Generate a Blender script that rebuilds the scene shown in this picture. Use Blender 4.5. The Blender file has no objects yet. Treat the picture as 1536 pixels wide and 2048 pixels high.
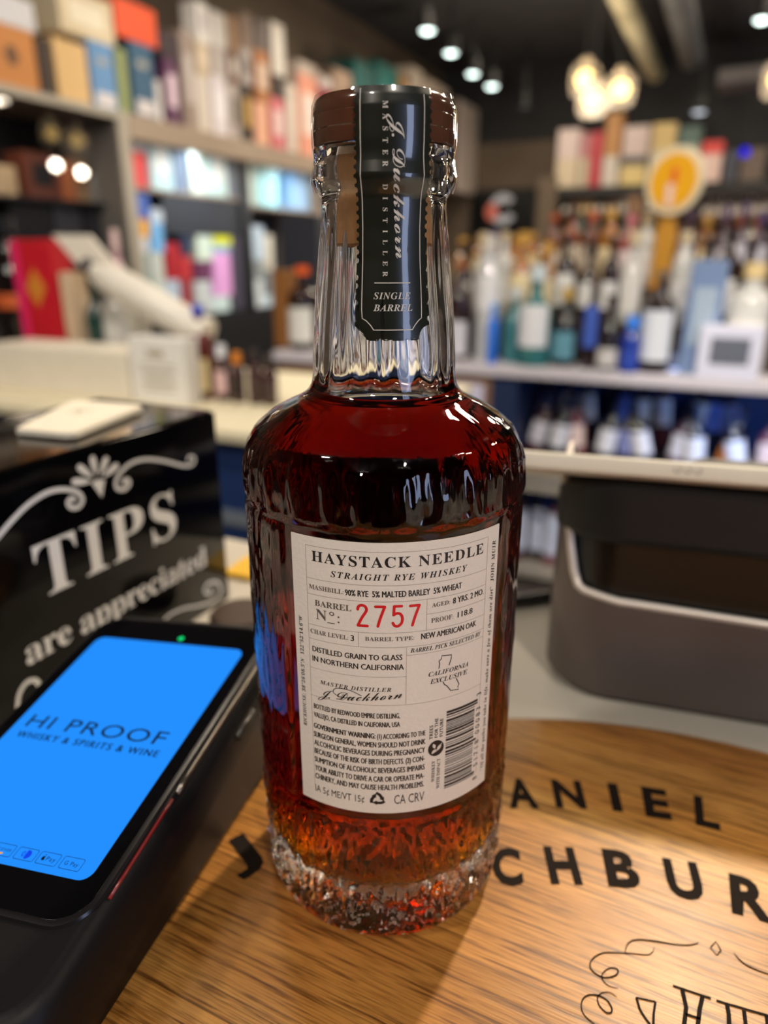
import bpy, bmesh, math, random
from mathutils import Vector, Matrix, noise
random.seed(7)
scene = bpy.context.scene
COL = scene.collection
PI = math.pi
rad = math.radians
# ------------------------------------------------------------------ frames
# world: bottle axis at the origin, z = 0 on the barrel head. room frame (a = into the shop, b = to the right)
ANG = rad(65)
AX, AY = math.cos(ANG), math.sin(ANG)
BX, BY = math.sin(ANG), -math.cos(ANG)
ROOM = rad(-25)                       # z rotation of room-aligned objects: local x = b, local y = a
FLOOR_Z, CEIL_Z = -1.07, 2.02
def R(a, b, z): return Vector((a*AX + b*BX, a*AY + b*BY, z))

# ------------------------------------------------------------------ camera
cam_data = bpy.data.cameras.new('camera')
cam = bpy.data.objects.new('camera', cam_data); COL.objects.link(cam)
cam.location = (0, -0.213, 0.212)
cam.rotation_euler = (rad(90 - 19.8), 0, 0)
cam_data.sensor_fit = 'VERTICAL'; cam_data.sensor_height = 36.0; cam_data.sensor_width = 27.0
cam_data.lens = 36.0*1420/2048
cam_data.clip_start = 0.01; cam_data.clip_end = 60
cam_data.dof.use_dof = True
cam_data.dof.focus_distance = 0.190
cam_data.dof.aperture_fstop = cam_data.lens/3.85
cam_data.dof.aperture_blades = 0
scene.camera = cam

# ------------------------------------------------------------------ look
vs = scene.view_settings
scene.display_settings.display_device = 'sRGB'
vs.view_transform = 'Standard'; vs.look = 'None'; vs.exposure = 0.12; vs.gamma = 1.0
try: vs.use_curve_mapping = False
except Exception: pass
cy = scene.cycles
cy.max_bounces = 14; cy.transmission_bounces = 12; cy.glossy_bounces = 6; cy.diffuse_bounces = 4
cy.transparent_max_bounces = 12; cy.volume_bounces = 0
cy.caustics_reflective = False; cy.caustics_refractive = True; cy.blur_glossy = 0.6
cy.sample_clamp_indirect = 14.0
cy.use_denoising = True

# ------------------------------------------------------------------ world and lights
world = bpy.data.worlds.new('world'); scene.world = world; world.use_nodes = True
world.node_tree.nodes['Background'].inputs[0].default_value = (0.05, 0.05, 0.055, 1)
world.node_tree.nodes['Background'].inputs[1].default_value = 0.3
WARM = (1.0, 0.85, 0.66); NEUT = (1.0, 0.93, 0.84); COOL = (0.70, 0.86, 1.0)
def light(name, kind, loc, energy, color, target=None, size=.2, size_y=None, angle=60, blend=.6):
    d = bpy.data.lights.new(name, kind); d.energy = energy; d.color = color
    o = bpy.data.objects.new(name, d); COL.objects.link(o); o.location = loc
    if kind == 'AREA':
        d.shape = 'RECTANGLE' if size_y else 'DISK'; d.size = size
        if size_y: d.size_y = size_y
    elif kind == 'SPOT':
        d.spot_size = rad(angle); d.spot_blend = blend; d.shadow_soft_size = size
    else:
        d.shadow_soft_size = size
    if target is not None:
        o.rotation_euler = (Vector(target) - Vector(loc)).to_track_quat('-Z', 'Y').to_euler()
    return o
# unseen area lights under the ceiling, in rows, added to fill the shop
for a, b, e in [(1.0, -.9, 8), (1.0, 2.6, 8), (3.3, -2.0, 26), (3.4, 0.3, 34), (3.4, 2.4, 20),
                (5.8, -2.0, 26), (5.8, 0.6, 30), (8.2, -2.0, 22), (8.2, 0.6, 34)]:
    light('ceiling_fill', 'AREA', R(a, b, CEIL_Z + .3), e, WARM, R(a, b, -1), .55 if a > 3 else .25)
# frontal fill added above the customer side, behind the camera, for everything facing it
for a, b, e, s in [(-1.7, -1.3, 26, .26), (-1.5, 1.5, 34, .26), (-3.2, .3, 30, .35)]:
    light('ceiling_fill', 'AREA', R(a, b, CEIL_Z + .35), e, (1.0, .90, .77), R(2.4, b*.6 - .3, .1), s)
# unseen spots added over the counter edge to brighten the displays in front of it
for a, b, ta, tb, e in [(.05, -1.0, 1.4, -1.45, 130), (.35, -.2, 2.5, -.7, 110), (.35, .9, 2.5, .25, 110), (1.2, -.6, 3.6, -3.3, 60)]:
    light('display_fill', 'SPOT', R(a, b, CEIL_Z + .2), e, (1.0, .91, .79), R(ta, tb, -.02), .05, angle=48, blend=.8)
light('display_fill', 'SPOT', R(-.3, .35, CEIL_Z + .25), 230, (1.0, .96, .92), R(2.6, .3, -.46), .05, angle=22, blend=.8)
# track heads washing the left shelf; the near ones are added, with no fixture
for a in (2.6, 3.8, 5.0, 6.29, 7.03, 7.89):
    light('track_light', 'SPOT', R(a, -2.35, CEIL_Z - .12), 20, NEUT, R(a + .1, -3.3, 1.15), .05, angle=80)
# the spot over the counter that throws the hard light over the barrel head
light('counter_spot', 'SPOT', R(2.3, .25, CEIL_Z + .25), 330, (1.0, .81, .58), (0.09, -.07, 0), .075, angle=26)
light('counter_spot', 'SPOT', R(.6, 2.0, CEIL_Z + .1), 30, (1.0, .84, .66), (0.05, -.02, .1), .05, angle=40)
# the street door behind the camera
light('doorway_daylight', 'AREA', (2.3, -2.95, .25), 26, (0.55, 0.66, 1.0), (0, 0, .1), .75, 1.9)
# LED strips under the shelf board of the lit bays, and inside the wine rack
for a0, a1 in ((3.55, 4.5), (4.7, 5.6), (5.8, 6.8)):
    light('shelf_led', 'AREA', R((a0 + a1)/2, -3.12, .80), 4.5, COOL, R((a0 + a1)/2, -3.36, .2), .06, a1 - a0).rotation_euler.rotate_axis('Z', 0)
light('rack_led', 'AREA', R(2.50, .1, -.218), 2.6, (.30, .50, 1.0), R(2.62, -.05, -.6), .08, 1.0)

light('cabinet_fill', 'AREA', R(2.6, -3.30, .94), 9, WARM, R(2.6, -3.45, 0), .05, 1.2)  # unseen lamp added so the cabinet contents show

# ------------------------------------------------------------------ materials
def lin(c):
    return tuple(((v/255)/12.92 if v/255 <= .04045 else ((v/255 + .055)/1.055)**2.4) for v in c)
MATS = {}
def new_mat(name):
    m = bpy.data.materials.new(name); m.use_nodes = True
    return m, m.node_tree, m.node_tree.nodes['Principled BSDF']
def paint(rgb, rough=.5, metal=0., coat=0., var=.10, scale=40., spec=.5, name='paint', bump=0.):
    """procedural plain finish: base colour broken up by noise"""
    key = (tuple(rgb), rough, metal, coat, var, scale, spec, bump)
    if key in MATS: return MATS[key]
    m, t, p = new_mat(name)
    c = lin(rgb)
    tc = t.nodes.new('ShaderNodeTexCoord'); nz = t.nodes.new('ShaderNodeTexNoise')
    nz.inputs['Scale'].default_value = scale; nz.inputs['Detail'].default_value = 3
    t.links.new(tc.outputs['Object'], nz.inputs['Vector'])
    mx = t.nodes.new('ShaderNodeMix'); mx.data_type = 'RGBA'
    mx.inputs[6].default_value = (*[v*(1 - var) for v in c], 1)
    mx.inputs[7].default_value = (*[min(1, v*(1 + var)) for v in c], 1)
    t.links.new(nz.outputs['Fac'], mx.inputs[0]); t.links.new(mx.outputs[2], p.inputs['Base Color'])
    p.inputs['Roughness'].default_value = rough; p.inputs['Metallic'].default_value = metal
    p.inputs['Coat Weight'].default_value = coat; p.inputs['Coat Roughness'].default_value = .06
    p.inputs['Specular IOR Level'].default_value = spec
    if bump:
        b = t.nodes.new('ShaderNodeBump'); b.inputs['Strength'].default_value = bump; b.inputs['Distance'].default_value = .0005
        t.links.new(nz.outputs['Fac'], b.inputs['Height']); t.links.new(b.outputs['Normal'], p.inputs['Normal'])
    MATS[key] = m
    return m
def glow(rgb, strength, name='glow'):
    m, t, p = new_mat(name); t.nodes.remove(p)
    e = t.nodes.new('ShaderNodeEmission'); e.inputs[0].default_value = (*lin(rgb), 1); e.inputs[1].default_value = strength
    t.links.new(e.outputs[0], t.nodes['Material Output'].inputs[0])
    return m
def clear_pane(name, tint=(1, 1, 1), gloss=1.0):
    """thin glazing: see-through, with Fresnel reflection"""
    m, t, p = new_mat(name); t.nodes.remove(p)
    tr = t.nodes.new('ShaderNodeBsdfTransparent'); tr.inputs[0].default_value = (*tint, 1)
    gl = t.nodes.new('ShaderNodeBsdfGlossy'); gl.inputs['Roughness'].default_value = .02
    fr = t.nodes.new('ShaderNodeFresnel'); fr.inputs[0].default_value = 1.5
    ml = t.nodes.new('ShaderNodeMath'); ml.operation = 'MULTIPLY'; ml.inputs[1].default_value = gloss; ml.use_clamp = True
    mx = t.nodes.new('ShaderNodeMixShader')
    ge = t.nodes.new('ShaderNodeNewGeometry'); inv = t.nodes.new('ShaderNodeMath'); inv.operation = 'SUBTRACT'; inv.inputs[0].default_value = 1
    fm = t.nodes.new('ShaderNodeMath'); fm.operation = 'MULTIPLY'
    t.links.new(ge.outputs['Backfacing'], inv.inputs[1]); t.links.new(inv.outputs[0], fm.inputs[0]); t.links.new(fr.outputs[0], fm.inputs[1])
    t.links.new(fm.outputs[0], ml.inputs[0]); t.links.new(ml.outputs[0], mx.inputs[0])
    t.links.new(tr.outputs[0], mx.inputs[1]); t.links.new(gl.outputs[0], mx.inputs[2])
    t.links.new(mx.outputs[0], t.nodes['Material Output'].inputs[0])
    return m
def glass_mat(name, ior=1.5, color=(1, 1, 1), bump=0., bscale=300., rough=0.0):
    m, t, p = new_mat(name); t.nodes.remove(p)
    g = t.nodes.new('ShaderNodeBsdfGlass'); g.inputs['Color'].default_value = (*color, 1)
    g.inputs['IOR'].default_value = ior; g.inputs['Roughness'].default_value = rough
    t.links.new(g.outputs[0], t.nodes['Material Output'].inputs[0])
    if bump:
        tc = t.nodes.new('ShaderNodeTexCoord'); nz = t.nodes.new('ShaderNodeTexNoise')
        nz.inputs['Scale'].default_value = bscale; nz.inputs['Detail'].default_value = 2
        b = t.nodes.new('ShaderNodeBump'); b.inputs['Strength'].default_value = bump; b.inputs['Distance'].default_value = .0004
        t.links.new(tc.outputs['Object'], nz.inputs['Vector']); t.links.new(nz.outputs['Fac'], b.inputs['Height'])
        t.links.new(b.outputs['Normal'], g.inputs['Normal'])
    return m

# ------------------------------------------------------------------ mesh helpers
class MB:
    def __init__(s): s.v = []; s.f = []
    def add(s, vs, fs):
        n = len(s.v); s.v += [Vector(v) for v in vs]; s.f += [tuple(i + n for i in f) for f in fs]; return s
    def box(s, c, d, ch=0.0, M=None):
        """box with centre c, size d, chamfered edges ch"""
        x, y, z = d[0]/2, d[1]/2, d[2]/2
        if ch <= 0:
            vs = [(i*x, j*y, k*z) for i in (-1, 1) for j in (-1, 1) for k in (-1, 1)]
            fs = [(0, 1, 3, 2), (4, 6, 7, 5), (0, 4, 5, 1), (2, 3, 7, 6), (0, 2, 6, 4), (1, 5, 7, 3)]
        else:
            bm = bmesh.new(); bmesh.ops.create_cube(bm, size=1)
            for v in bm.verts: v.co = Vector((v.co.x*d[0], v.co.y*d[1], v.co.z*d[2]))
            bmesh.ops.bevel(bm, geom=bm.edges[:], offset=ch, segments=2, affect='EDGES', profile=.5)
            bm.verts.index_update(); vs = [v.co.copy() for v in bm.verts]; fs = [tuple(v.index for v in f.verts) for f in bm.faces]; bm.free()
        vs = [Vector(v) + Vector(c) for v in vs]
        if M: vs = [M @ v for v in vs]
        return s.add(vs, fs)
    def lathe(s, prof, n=32, c=(0, 0, 0), rf=None, closed=False):
        """profile [(r, z)...] spun about z; rf(r, z, phi) may modulate the radius"""
        vs = []; fs = []; m = len(prof)
        for r, z in prof:
            for i in range(n):
                p = 2*PI*i/n; rr = rf(r, z, p) if rf else r
                vs.append((c[0] + rr*math.cos(p), c[1] + rr*math.sin(p), c[2] + z))
        for j in range(m - 1):
            for i in range(n):
                k = (i + 1) % n
                fs.append((j*n + i, j*n + k, (j + 1)*n + k, (j + 1)*n + i))
        if not closed:
            if prof[0][0] > 1e-6: fs.append(tuple(range(n))[::-1])
            if prof[-1][0] > 1e-6: fs.append(tuple((m - 1)*n + i for i in range(n)))
        return s.add(vs, fs)
    def tube(s, pts, r, n=8, cap=True):
        pts = [Vector(p) for p in pts]; vs = []; fs = []; up = None
        for i, p in enumerate(pts):
            t = (pts[min(i + 1, len(pts) - 1)] - pts[max(i - 1, 0)]).normalized()
            if up is None: up = t.orthogonal().normalized()
            up = (up - t*up.dot(t)).normalized(); sd = t.cross(up)
            rr = r[i] if isinstance(r, (list, tuple)) else r
            for k in range(n):
                a = 2*PI*k/n; vs.append(p + (up*math.cos(a) + sd*math.sin(a))*rr)
        for i in range(len(pts) - 1):
            for k in range(n):
                l = (k + 1) % n; fs.append((i*n + k, i*n + l, (i + 1)*n + l, (i + 1)*n + k))
        if cap: fs += [tuple(range(n))[::-1], tuple((len(pts) - 1)*n + k for k in range(n))]
        return s.add(vs, fs)
    def prism(s, outline, z0, z1, M=None):
        n = len(outline); vs = [(x, y, z0) for x, y in outline] + [(x, y, z1) for x, y in outline]
        fs = [tuple(range(n))[::-1], tuple(range(n, 2*n))] + [(i, (i + 1) % n, n + (i + 1) % n, n + i) for i in range(n)]
        if M: vs = [M @ Vector(v) for v in vs]
        return s.add(vs, fs)
    def loft(s, rings, cap0=True, cap1=True):
        n = len(rings[0]); vs = [v for r in rings for v in r]; fs = []
        for j in range(len(rings) - 1):
            for i in range(n):
                k = (i + 1) % n; fs.append((j*n + i, j*n + k, (j + 1)*n + k, (j + 1)*n + i))
        if cap0: fs.append(tuple(range(n))[::-1])
        if cap1: fs.append(tuple((len(rings) - 1)*n + i for i in range(n)))
        return s.add(vs, fs)
    def flat(s, vf, fn):
        return s.add([fn(*v) for v in vf[0]], vf[1])
    def build(s, name, m, parent=None, smooth=None, loc=None, rot=None):
        me = bpy.data.meshes.new(name); me.from_pydata([tuple(v) for v in s.v], [], s.f); me.update()
        bm = bmesh.new(); bm.from_mesh(me); bmesh.ops.recalc_face_normals(bm, faces=bm.faces[:]); bm.to_mesh(me); bm.free()
        for x in (m if isinstance(m, (list, tuple)) else [m]): me.materials.append(x)
        if smooth:
            me.polygons.foreach_set('use_smooth', [True]*len(me.polygons))
            if smooth is not True: me.set_sharp_from_angle(angle=rad(smooth))
        o = bpy.data.objects.new(name, me); COL.objects.link(o)
        if parent is not None: o.parent = parent
        if loc is not None: o.location = loc
        if rot is not None: o.rotation_euler = (0, 0, rot)
        return o
def tag(o, label=None, cat=None, group=None, kind=None):
    for k, v in (('label', label), ('category', cat), ('group', group), ('kind', kind)):
        if v: o[k] = v
    return o
def empty(name, loc=(0, 0, 0), rot=0.0):
    o = bpy.data.objects.new(name, None); COL.objects.link(o); o.location = loc; o.rotation_euler = (0, 0, rot)
    o.empty_display_size = .01
    return o
def smooth_pts(pts, n=8, closed=False):
    """Catmull-Rom through 2-D or 3-D points"""
    P = [Vector(p if len(p) == 3 else (*p, 0)) for p in pts]; out = []; N = len(P)
    g = (lambda i: P[i % N]) if closed else (lambda i: P[max(0, min(N - 1, i))])
    for i in range(N if closed else N - 1):
        p0, p1, p2, p3 = g(i - 1), g(i), g(i + 1), g(i + 2)
        for k in range(n):
            t = k/n
            out.append(.5*((2*p1) + (p2 - p0)*t + (2*p0 - 5*p1 + 4*p2 - p3)*t*t + (3*p1 - p0 - 3*p2 + p3)*t**3))
    if not closed: out.append(P[-1])
    return out
def ribbon(pts, w, closed=False, caps=True):
    """flat 2-D ribbon of width w (number or list) along pts -> (verts2d, faces)"""
    P = [Vector((p[0], p[1])) for p in pts]; N = len(P); vs = []; fs = []
    for i in range(N):
        a = P[(i - 1) % N] if closed else P[max(i - 1, 0)]; b = P[(i + 1) % N] if closed else P[min(i + 1, N - 1)]
        t = (b - a); t = t.normalized() if t.length > 1e-9 else Vector((1, 0)); n = Vector((-t.y, t.x))
        ww = (w[i] if isinstance(w, (list, tuple)) else w)/2
        vs += [P[i] + n*ww, P[i] - n*ww]
    for i in range(N if closed else N - 1):
        j = (i + 1) % N; fs.append((2*i, 2*i + 1, 2*j + 1, 2*j))
    if caps and not closed:
        for e, (q, p) in ((0, (1, 0)), (N - 1, (N - 2, N - 1))):
            t = (P[p] - P[q]).normalized(); n = Vector((-t.y, t.x)); ww = (w[e] if isinstance(w, (list, tuple)) else w)/2
            k = len(vs); ring = [P[p] + (n*math.cos(a) + t*math.sin(a))*ww for a in [PI*i/6 for i in range(7)]]
            vs += ring; fs.append(tuple(range(k, k + 7)))
    return [(v.x, v.y) for v in vs], fs
def disc2(cx, cy, rx, ry=None, n=24):
    ry = ry or rx
    return [(cx + rx*math.cos(2*PI*i/n), cy + ry*math.sin(2*PI*i/n)) for i in range(n)], [tuple(range(n))]
def ring2(cx, cy, r0, r1, n=28, a0=0, a1=2*PI):
    full = abs(a1 - a0 - 2*PI) < 1e-6; m = n if full else n + 1
    vs = []; fs = []
    for i in range(m):
        a = a0 + (a1 - a0)*i/n
        vs += [(cx + r0*math.cos(a), cy + r0*math.sin(a)), (cx + r1*math.cos(a), cy + r1*math.sin(a))]
    for i in range(n):
        j = (i + 1) % m; fs.append((2*i, 2*i + 1, 2*j + 1, 2*j))
    return vs, fs
def rrect(w, h, r, cx=0, cy=0, n=6):
    pts = []
    for qx, qy, a in ((1, 1, 0), (-1, 1, 90), (-1, -1, 180), (1, -1, 270)):
        for i in range(n + 1):
            t = rad(a + 90*i/n); pts.append((cx + qx*(w/2 - r) + r*math.cos(t), cy + qy*(h/2 - r) + r*math.sin(t)))
    return pts
# lettering: built-in font; serif, italic and script letters come from its mathematical alphabets
def style(s, st):
    if st == 'ss': return s
    out = ''
    U, L, D = {'sb': (0x1D400, 0x1D41A, 0x1D7CE), 'bi': (0x1D468, 0x1D482, 0x1D7CE), 'sc': (0x1D4D0, 0x1D4EA, None)}[st]
    for ch in s:
        if 'A' <= ch <= 'Z': out += chr(U + ord(ch) - 65)
        elif 'a' <= ch <= 'z': out += chr(L + ord(ch) - 97)
        elif ch.isdigit() and D: out += chr(D + int(ch))
        else: out += ch
    return out
def glyphs(s, st='ss', space=1.0, bold=0.0, res=3):
    cu = bpy.data.curves.new('t', 'FONT'); cu.body = style(s, st); cu.size = 1; cu.resolution_u = res
    cu.space_character = space; cu.offset = bold
    o = bpy.data.objects.new('t', cu); COL.objects.link(o)
    dg = bpy.context.evaluated_depsgraph_get(); dg.update()
    me = bpy.data.meshes.new_from_object(o.evaluated_get(dg))
    vs = [(v.co.x, v.co.y) for v in me.vertices]; fs = [tuple(p.vertices) for p in me.polygons]
    bpy.data.objects.remove(o); bpy.data.curves.remove(cu); bpy.data.meshes.remove(me)
    return vs, fs
def text_fit(s, st, u0, u1, v0, v1, rot=0, bold=0, res=3, spread=True):
    """text stretched to run u0..u1, caps v0..v1 (rot 90: u runs up, v leftwards; rot -90: u runs down)"""
    bo = 0 if bold in (0, 1, 2) else bold
    vs, fs = glyphs(s, st, 1, bo, res)
    x0 = min(v[0] for v in vs); x1 = max(v[0] for v in vs)
    cap = .72 if st == 'ss' else .70
    want = abs(u1 - u0)/abs(v1 - v0); have = (x1 - x0)/cap
    if spread and want > have*1.08 and len(s) > 1:
        vs, fs = glyphs(s, st, min(3.5, want/have*.98 + .0), bo, res)
        x0 = min(v[0] for v in vs); x1 = max(v[0] for v in vs)
    k = abs(u1 - u0)/(x1 - x0); h = abs(v1 - v0)/cap
    out = []
    for x, y in vs:
        X = (x - x0)*k; Y = y*h
        if rot == 0: out.append((u0 + X, v0 + Y))
        elif rot == 90: out.append((v0 - Y, u0 + X))
        else: out.append((v0 + Y, u0 - X))
    if bold in (1, 2):                              # heavier face: the letters struck twice, a hair apart
        d = (.0, .032, .045)[bold]*abs(v1 - v0); n = len(out)
        out = [(x - (d if rot == 0 else 0), y - (0 if rot == 0 else d)) for x, y in out] + [(x + (d if rot == 0 else 0), y + (0 if rot == 0 else d)) for x, y in out]
        fs = fs + [tuple(i + n for i in f) for f in fs]
    return out, fs

# ================================================================== ROOM
def room_box(name, a0, a1, b0, b1, z0, z1, m, parent=None, ch=0.0):
    """room-aligned box; as a child of a room-frame Empty it is placed in that Empty's frame"""
    if parent is not None:
        la, lb, lz = parent['_o']
        return MB().box(((b0 + b1)/2 - lb, (a0 + a1)/2 - la, (z0 + z1)/2 - lz), (b1 - b0, a1 - a0, z1 - z0), ch).build(name, m, parent)
    c = R((a0 + a1)/2, (b0 + b1)/2, z0)
    return MB().box((0, 0, (z1 - z0)/2), (b1 - b0, a1 - a0, z1 - z0), ch).build(name, m, loc=c, rot=ROOM)
ORIG = {}
def room_empty(name, a, b, z):
    o = empty(name, R(a, b, z), ROOM); ORIG[o.name] = (a, b, z); return o
def rbox(par, name, a0, a1, b0, b1, z0, z1, m, ch=0.0):
    a, b, z = ORIG[par.name]
    return MB().box(((b0 + b1)/2 - b, (a0 + a1)/2 - a, (z0 + z1)/2 - z), (b1 - b0, a1 - a0, z1 - z0), ch).build(name, m, par)
def structure(o): o['kind'] = 'structure'; return o

m_floor = paint((84, 76, 70), .45, var=.25, scale=6, name='floor')
m_wall = paint((104, 90, 76), .8, var=.12, scale=4)
m_wall_d = paint((70, 64, 60), .85, var=.15, scale=4)
m_wall_k = paint((44, 44, 46), .85, var=.15, scale=4)
m_ceil = paint((74, 74, 78), .9, var=.2, scale=3)
structure(room_box('floor', -4.5, 10.1, -3.9, 5.2, FLOOR_Z - .1, FLOOR_Z, m_floor))
CEIL_H = 2.5
structure(room_box('ceiling', -4.5, 10.1, -3.9, 5.2, CEIL_H, CEIL_H + .1, m_ceil))
structure(room_box('wall_left', -4.5, 10.1, -3.9, -3.8, FLOOR_Z, CEIL_H, m_wall))
structure(room_box('wall_back', 10.0, 10.1, -3.8, 5.2, FLOOR_Z, CEIL_H, m_wall_k))
structure(room_box('wall_right', -4.5, 10.0, 5.1, 5.2, FLOOR_Z, CEIL_H, m_wall_d))
structure(room_box('wall_front', -4.5, -4.4, -3.8, 5.1, FLOOR_Z, CEIL_H, paint((84, 56, 42), .6, var=.3, scale=5)))
structure(room_box('trim_1', 9.95, 9.998, -3.8, -2.0, FLOOR_Z, 1.62, m_wall))

# ================================================================== COUNTER AND BARREL HEAD
m_counter = paint((196, 190, 178), .55, var=.06, scale=25)
ct = room_empty('sales_counter', -.2, .2, FLOOR_Z)
tag(ct, 'pale grey sales counter under the barrel head and whiskey bottle', 'counter')
rbox(ct, 'counter_top', -.375, .275, -1.1, 1.6, -.06, -.02, m_counter, .004)
rbox(ct, 'counter_base', -.33, .24, -1.05, 1.55, FLOOR_Z, -.06, paint((60, 58, 58), .6))

def wood_barrel():
    m, t, p = new_mat('oak_head'); N = t.nodes; L = t.links
    tc = N.new('ShaderNodeTexCoord'); mp = N.new('ShaderNodeMapping'); mp.inputs['Rotation'].default_value = (0, 0, rad(26))
    L.new(tc.outputs['Object'], mp.inputs['Vector'])
    def nz(scale, detail, sx, sy, rough=.55):
        m2 = N.new('ShaderNodeMapping'); m2.inputs['Scale'].default_value = (sx, sy, 1); L.new(mp.outputs[0], m2.inputs['Vector'])
        n = N.new('ShaderNodeTexNoise'); n.inputs['Scale'].default_value = scale; n.inputs['Detail'].default_value = detail; n.inputs['Roughness'].default_value = rough
        L.new(m2.outputs[0], n.inputs['Vector']); return n
    def ramp(src, stops):
        r = N.new('ShaderNodeValToRGB'); L.new(src, r.inputs[0]); e = r.color_ramp.elements
        while len(e) < len(stops): e.new(.5)
        for k, (q, c) in enumerate(stops): e[k].position = q; e[k].color = (*c, 1)
        return r
    def mix(mode, f, a, b):
        x = N.new('ShaderNodeMix'); x.data_type = 'RGBA'; x.blend_type = mode
        if isinstance(f, float): x.inputs[0].default_value = f
        else: L.new(f, x.inputs[0])
        for i, v in ((6, a), (7, b)):
            if isinstance(v, tuple): x.inputs[i].default_value = (*v, 1)
            else: L.new(v, x.inputs[i])
        return x.outputs[2]
    base = ramp(nz(20, 5, .12, 1.5).outputs['Fac'], [(.3, lin((170, 112, 50))), (.52, lin((206, 146, 72))), (.72, lin((228, 174, 96)))])
    streak = nz(620, 3, .045, 1.2, .65)          # long dark pores
    sr = ramp(streak.outputs['Fac'], [(.36, (.22, .15, .09)), (.50, (1, 1, 1))])
    fine = ramp(nz(1700, 2, .03, 1.2).outputs['Fac'], [(.38, (.55, .46, .38)), (.54, (1, 1, 1))])
    c = mix('MULTIPLY', .85, base.outputs[0], sr.outputs[0]); c = mix('MULTIPLY', .8, c, fine.outputs[0])
    # staves
    sp = N.new('ShaderNodeSeparateXYZ'); L.new(mp.outputs[0], sp.inputs[0])
    ma = N.new('ShaderNodeMath'); ma.operation = 'MULTIPLY_ADD'; ma.inputs[1].default_value = 1/.05; ma.inputs[2].default_value = .24; L.new(sp.outputs['Y'], ma.inputs[0])
    fl = N.new('ShaderNodeMath'); fl.operation = 'FLOOR'; L.new(ma.outputs[0], fl.inputs[0])
    fr = N.new('ShaderNodeMath'); fr.operation = 'FRACT'; L.new(ma.outputs[0], fr.inputs[0])
    wn = N.new('ShaderNodeTexWhiteNoise'); wn.noise_dimensions = '1D'; L.new(fl.outputs[0], wn.inputs['W'])
    tone = ramp(wn.outputs['Value'], [(0, (.74, .72, .70)), (1, (1.0, 1.0, 1.0))])
    c = mix('MULTIPLY', 1.0, c, tone.outputs[0])
    seam = ramp(fr.outputs[0], [(0, (.12, .08, .05)), (.025, (1, 1, 1))])
    c = mix('MULTIPLY', .85, c, seam.outputs[0])
    L.new(c, p.inputs['Base Color'])
    p.inputs['Roughness'].default_value = .38; p.inputs['Specular IOR Level'].default_value = .45
    b = N.new('ShaderNodeBump'); b.inputs['Strength'].default_value = .35; b.inputs['Distance'].default_value = .0004
    L.new(streak.outputs['Fac'], b.inputs['Height']); L.new(b.outputs['Normal'], p.inputs['Normal'])
    return m
bh = empty('barrel_head', (.065, -.164, -.02))
tag(bh, 'round oak barrel head with burned lettering under the whiskey bottle', 'barrel head')
hx = MB().lathe([(.2435, 0), (.246, .0025), (.246, .0165), (.2435, .0195), (.241, .02)], 128)
hx.build('wood_disc', wood_barrel(), bh, 40)
m_burn = paint((26, 17, 12), .75, var=.3, scale=400, spec=.15)
LB = MB()
def onhead(x, y): return (x - .065, y + .164, .0202)
def head_letter(ch, bl, br, tp, bold=.04):
    vs, fs = glyphs(ch, 'ss', 1, bold)
    x0 = min(v[0] for v in vs); x1 = max(v[0] for v in vs); y0 = min(v[1] for v in vs); y1 = max(v[1] for v in vs)
    bl, br, tp = [Vector(q)/1000 for q in (bl, br, tp)]; ex = br - bl; ey = tp - bl
    LB.flat((vs, fs), lambda x, y: onhead(*(bl + ex*((x - x0)/(x1 - x0)) + ey*((y - y0)/(y1 - y0)))))
for ch, bl, br, tp in [('A', (51.4, 18.6), (63.5, 18.2), (51.9, 36.4)), ('N', (70.4, 19.0), (82.9, 18.2), (71.7, 35.6)), ('I', (93.0, 17.2), (97.0, 16.5), (95.4, 33.6)),
                       ('E', (105.4, 14.3), (115.1, 11.9), (109.2, 31.6)), ('L', (123.5, 9.6), (132.0, 6.6), (129.4, 26.2)), ('D', (32.5, 16.8), (44.5, 18.0), (31.2, 34.4)),
                       ('J', (-51.5, -17.5), (-42.5, -10.6), (-64.0, -1.5)),
                       ('C', (39.4, -19.4), (50.2, -19.4), (40.6, -1.9)), ('H', (60.0, -18.6), (71.4, -19.0), (60.6, -1.2)), ('B', (80.3, -19.5), (92.0, -21.0), (82.6, -2.2)),
                       ('U', (100.6, -24.0), (112.6, -26.4), (104.0, -6.6)), ('R', (119.3, -30.5), (131.5, -35.0), (125.8, -13.6))]:
    head_letter(ch, bl, br, tp); LB.build('burned_letter', m_burn, bh); LB = MB()
def head_line(pts, w, closed=False, sm=True):
    q = [(p[0]/1000, p[1]/1000) for p in pts]
    if sm: q = [(v.x, v.y) for v in smooth_pts(q, 6, closed)]
    n = len(q); ws = [w*(.45 + .55*math.sin(PI*min(1, max(0, i/(n - 1)))))/1000 for i in range(n)] if not closed else w/1000
    LB.flat(ribbon(q, ws, closed), onhead)
head_line([(78.2, -44.7), (79.4, -42.6), (81.2, -41.2), (83.9, -40.6), (88.7, -41.1), (93.9, -42.1), (98.6, -42.6), (101.9, -42.2), (103.1, -41.5)], .55)
head_line([(88.0, -43.4), (87.0, -44.9), (84.8, -46.0), (80.2, -45.5), (76.1, -45.3), (71.3, -45.3), (67.8, -46.7), (65.7, -48.9), (65.5, -51.1), (67.1, -52.9), (69.5, -53.7), (72.4, -53.0), (73.8, -51.6), (73.2, -50.5), (71.0, -50.7), (68.7, -52.3), (68.0, -54.3), (69.4, -56.3), (71.9, -57.1)], .5)
head_line([(109.2, -41.1), (109.3, -44.5), (107.3, -46.1), (106.3, -43.5)], .42, True, False)
head_line([(113.1, -45.3), (113.6, -47.1), (115.4, -49.7), (120.5, -52.5), (127, -54.5)], .5)
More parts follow.
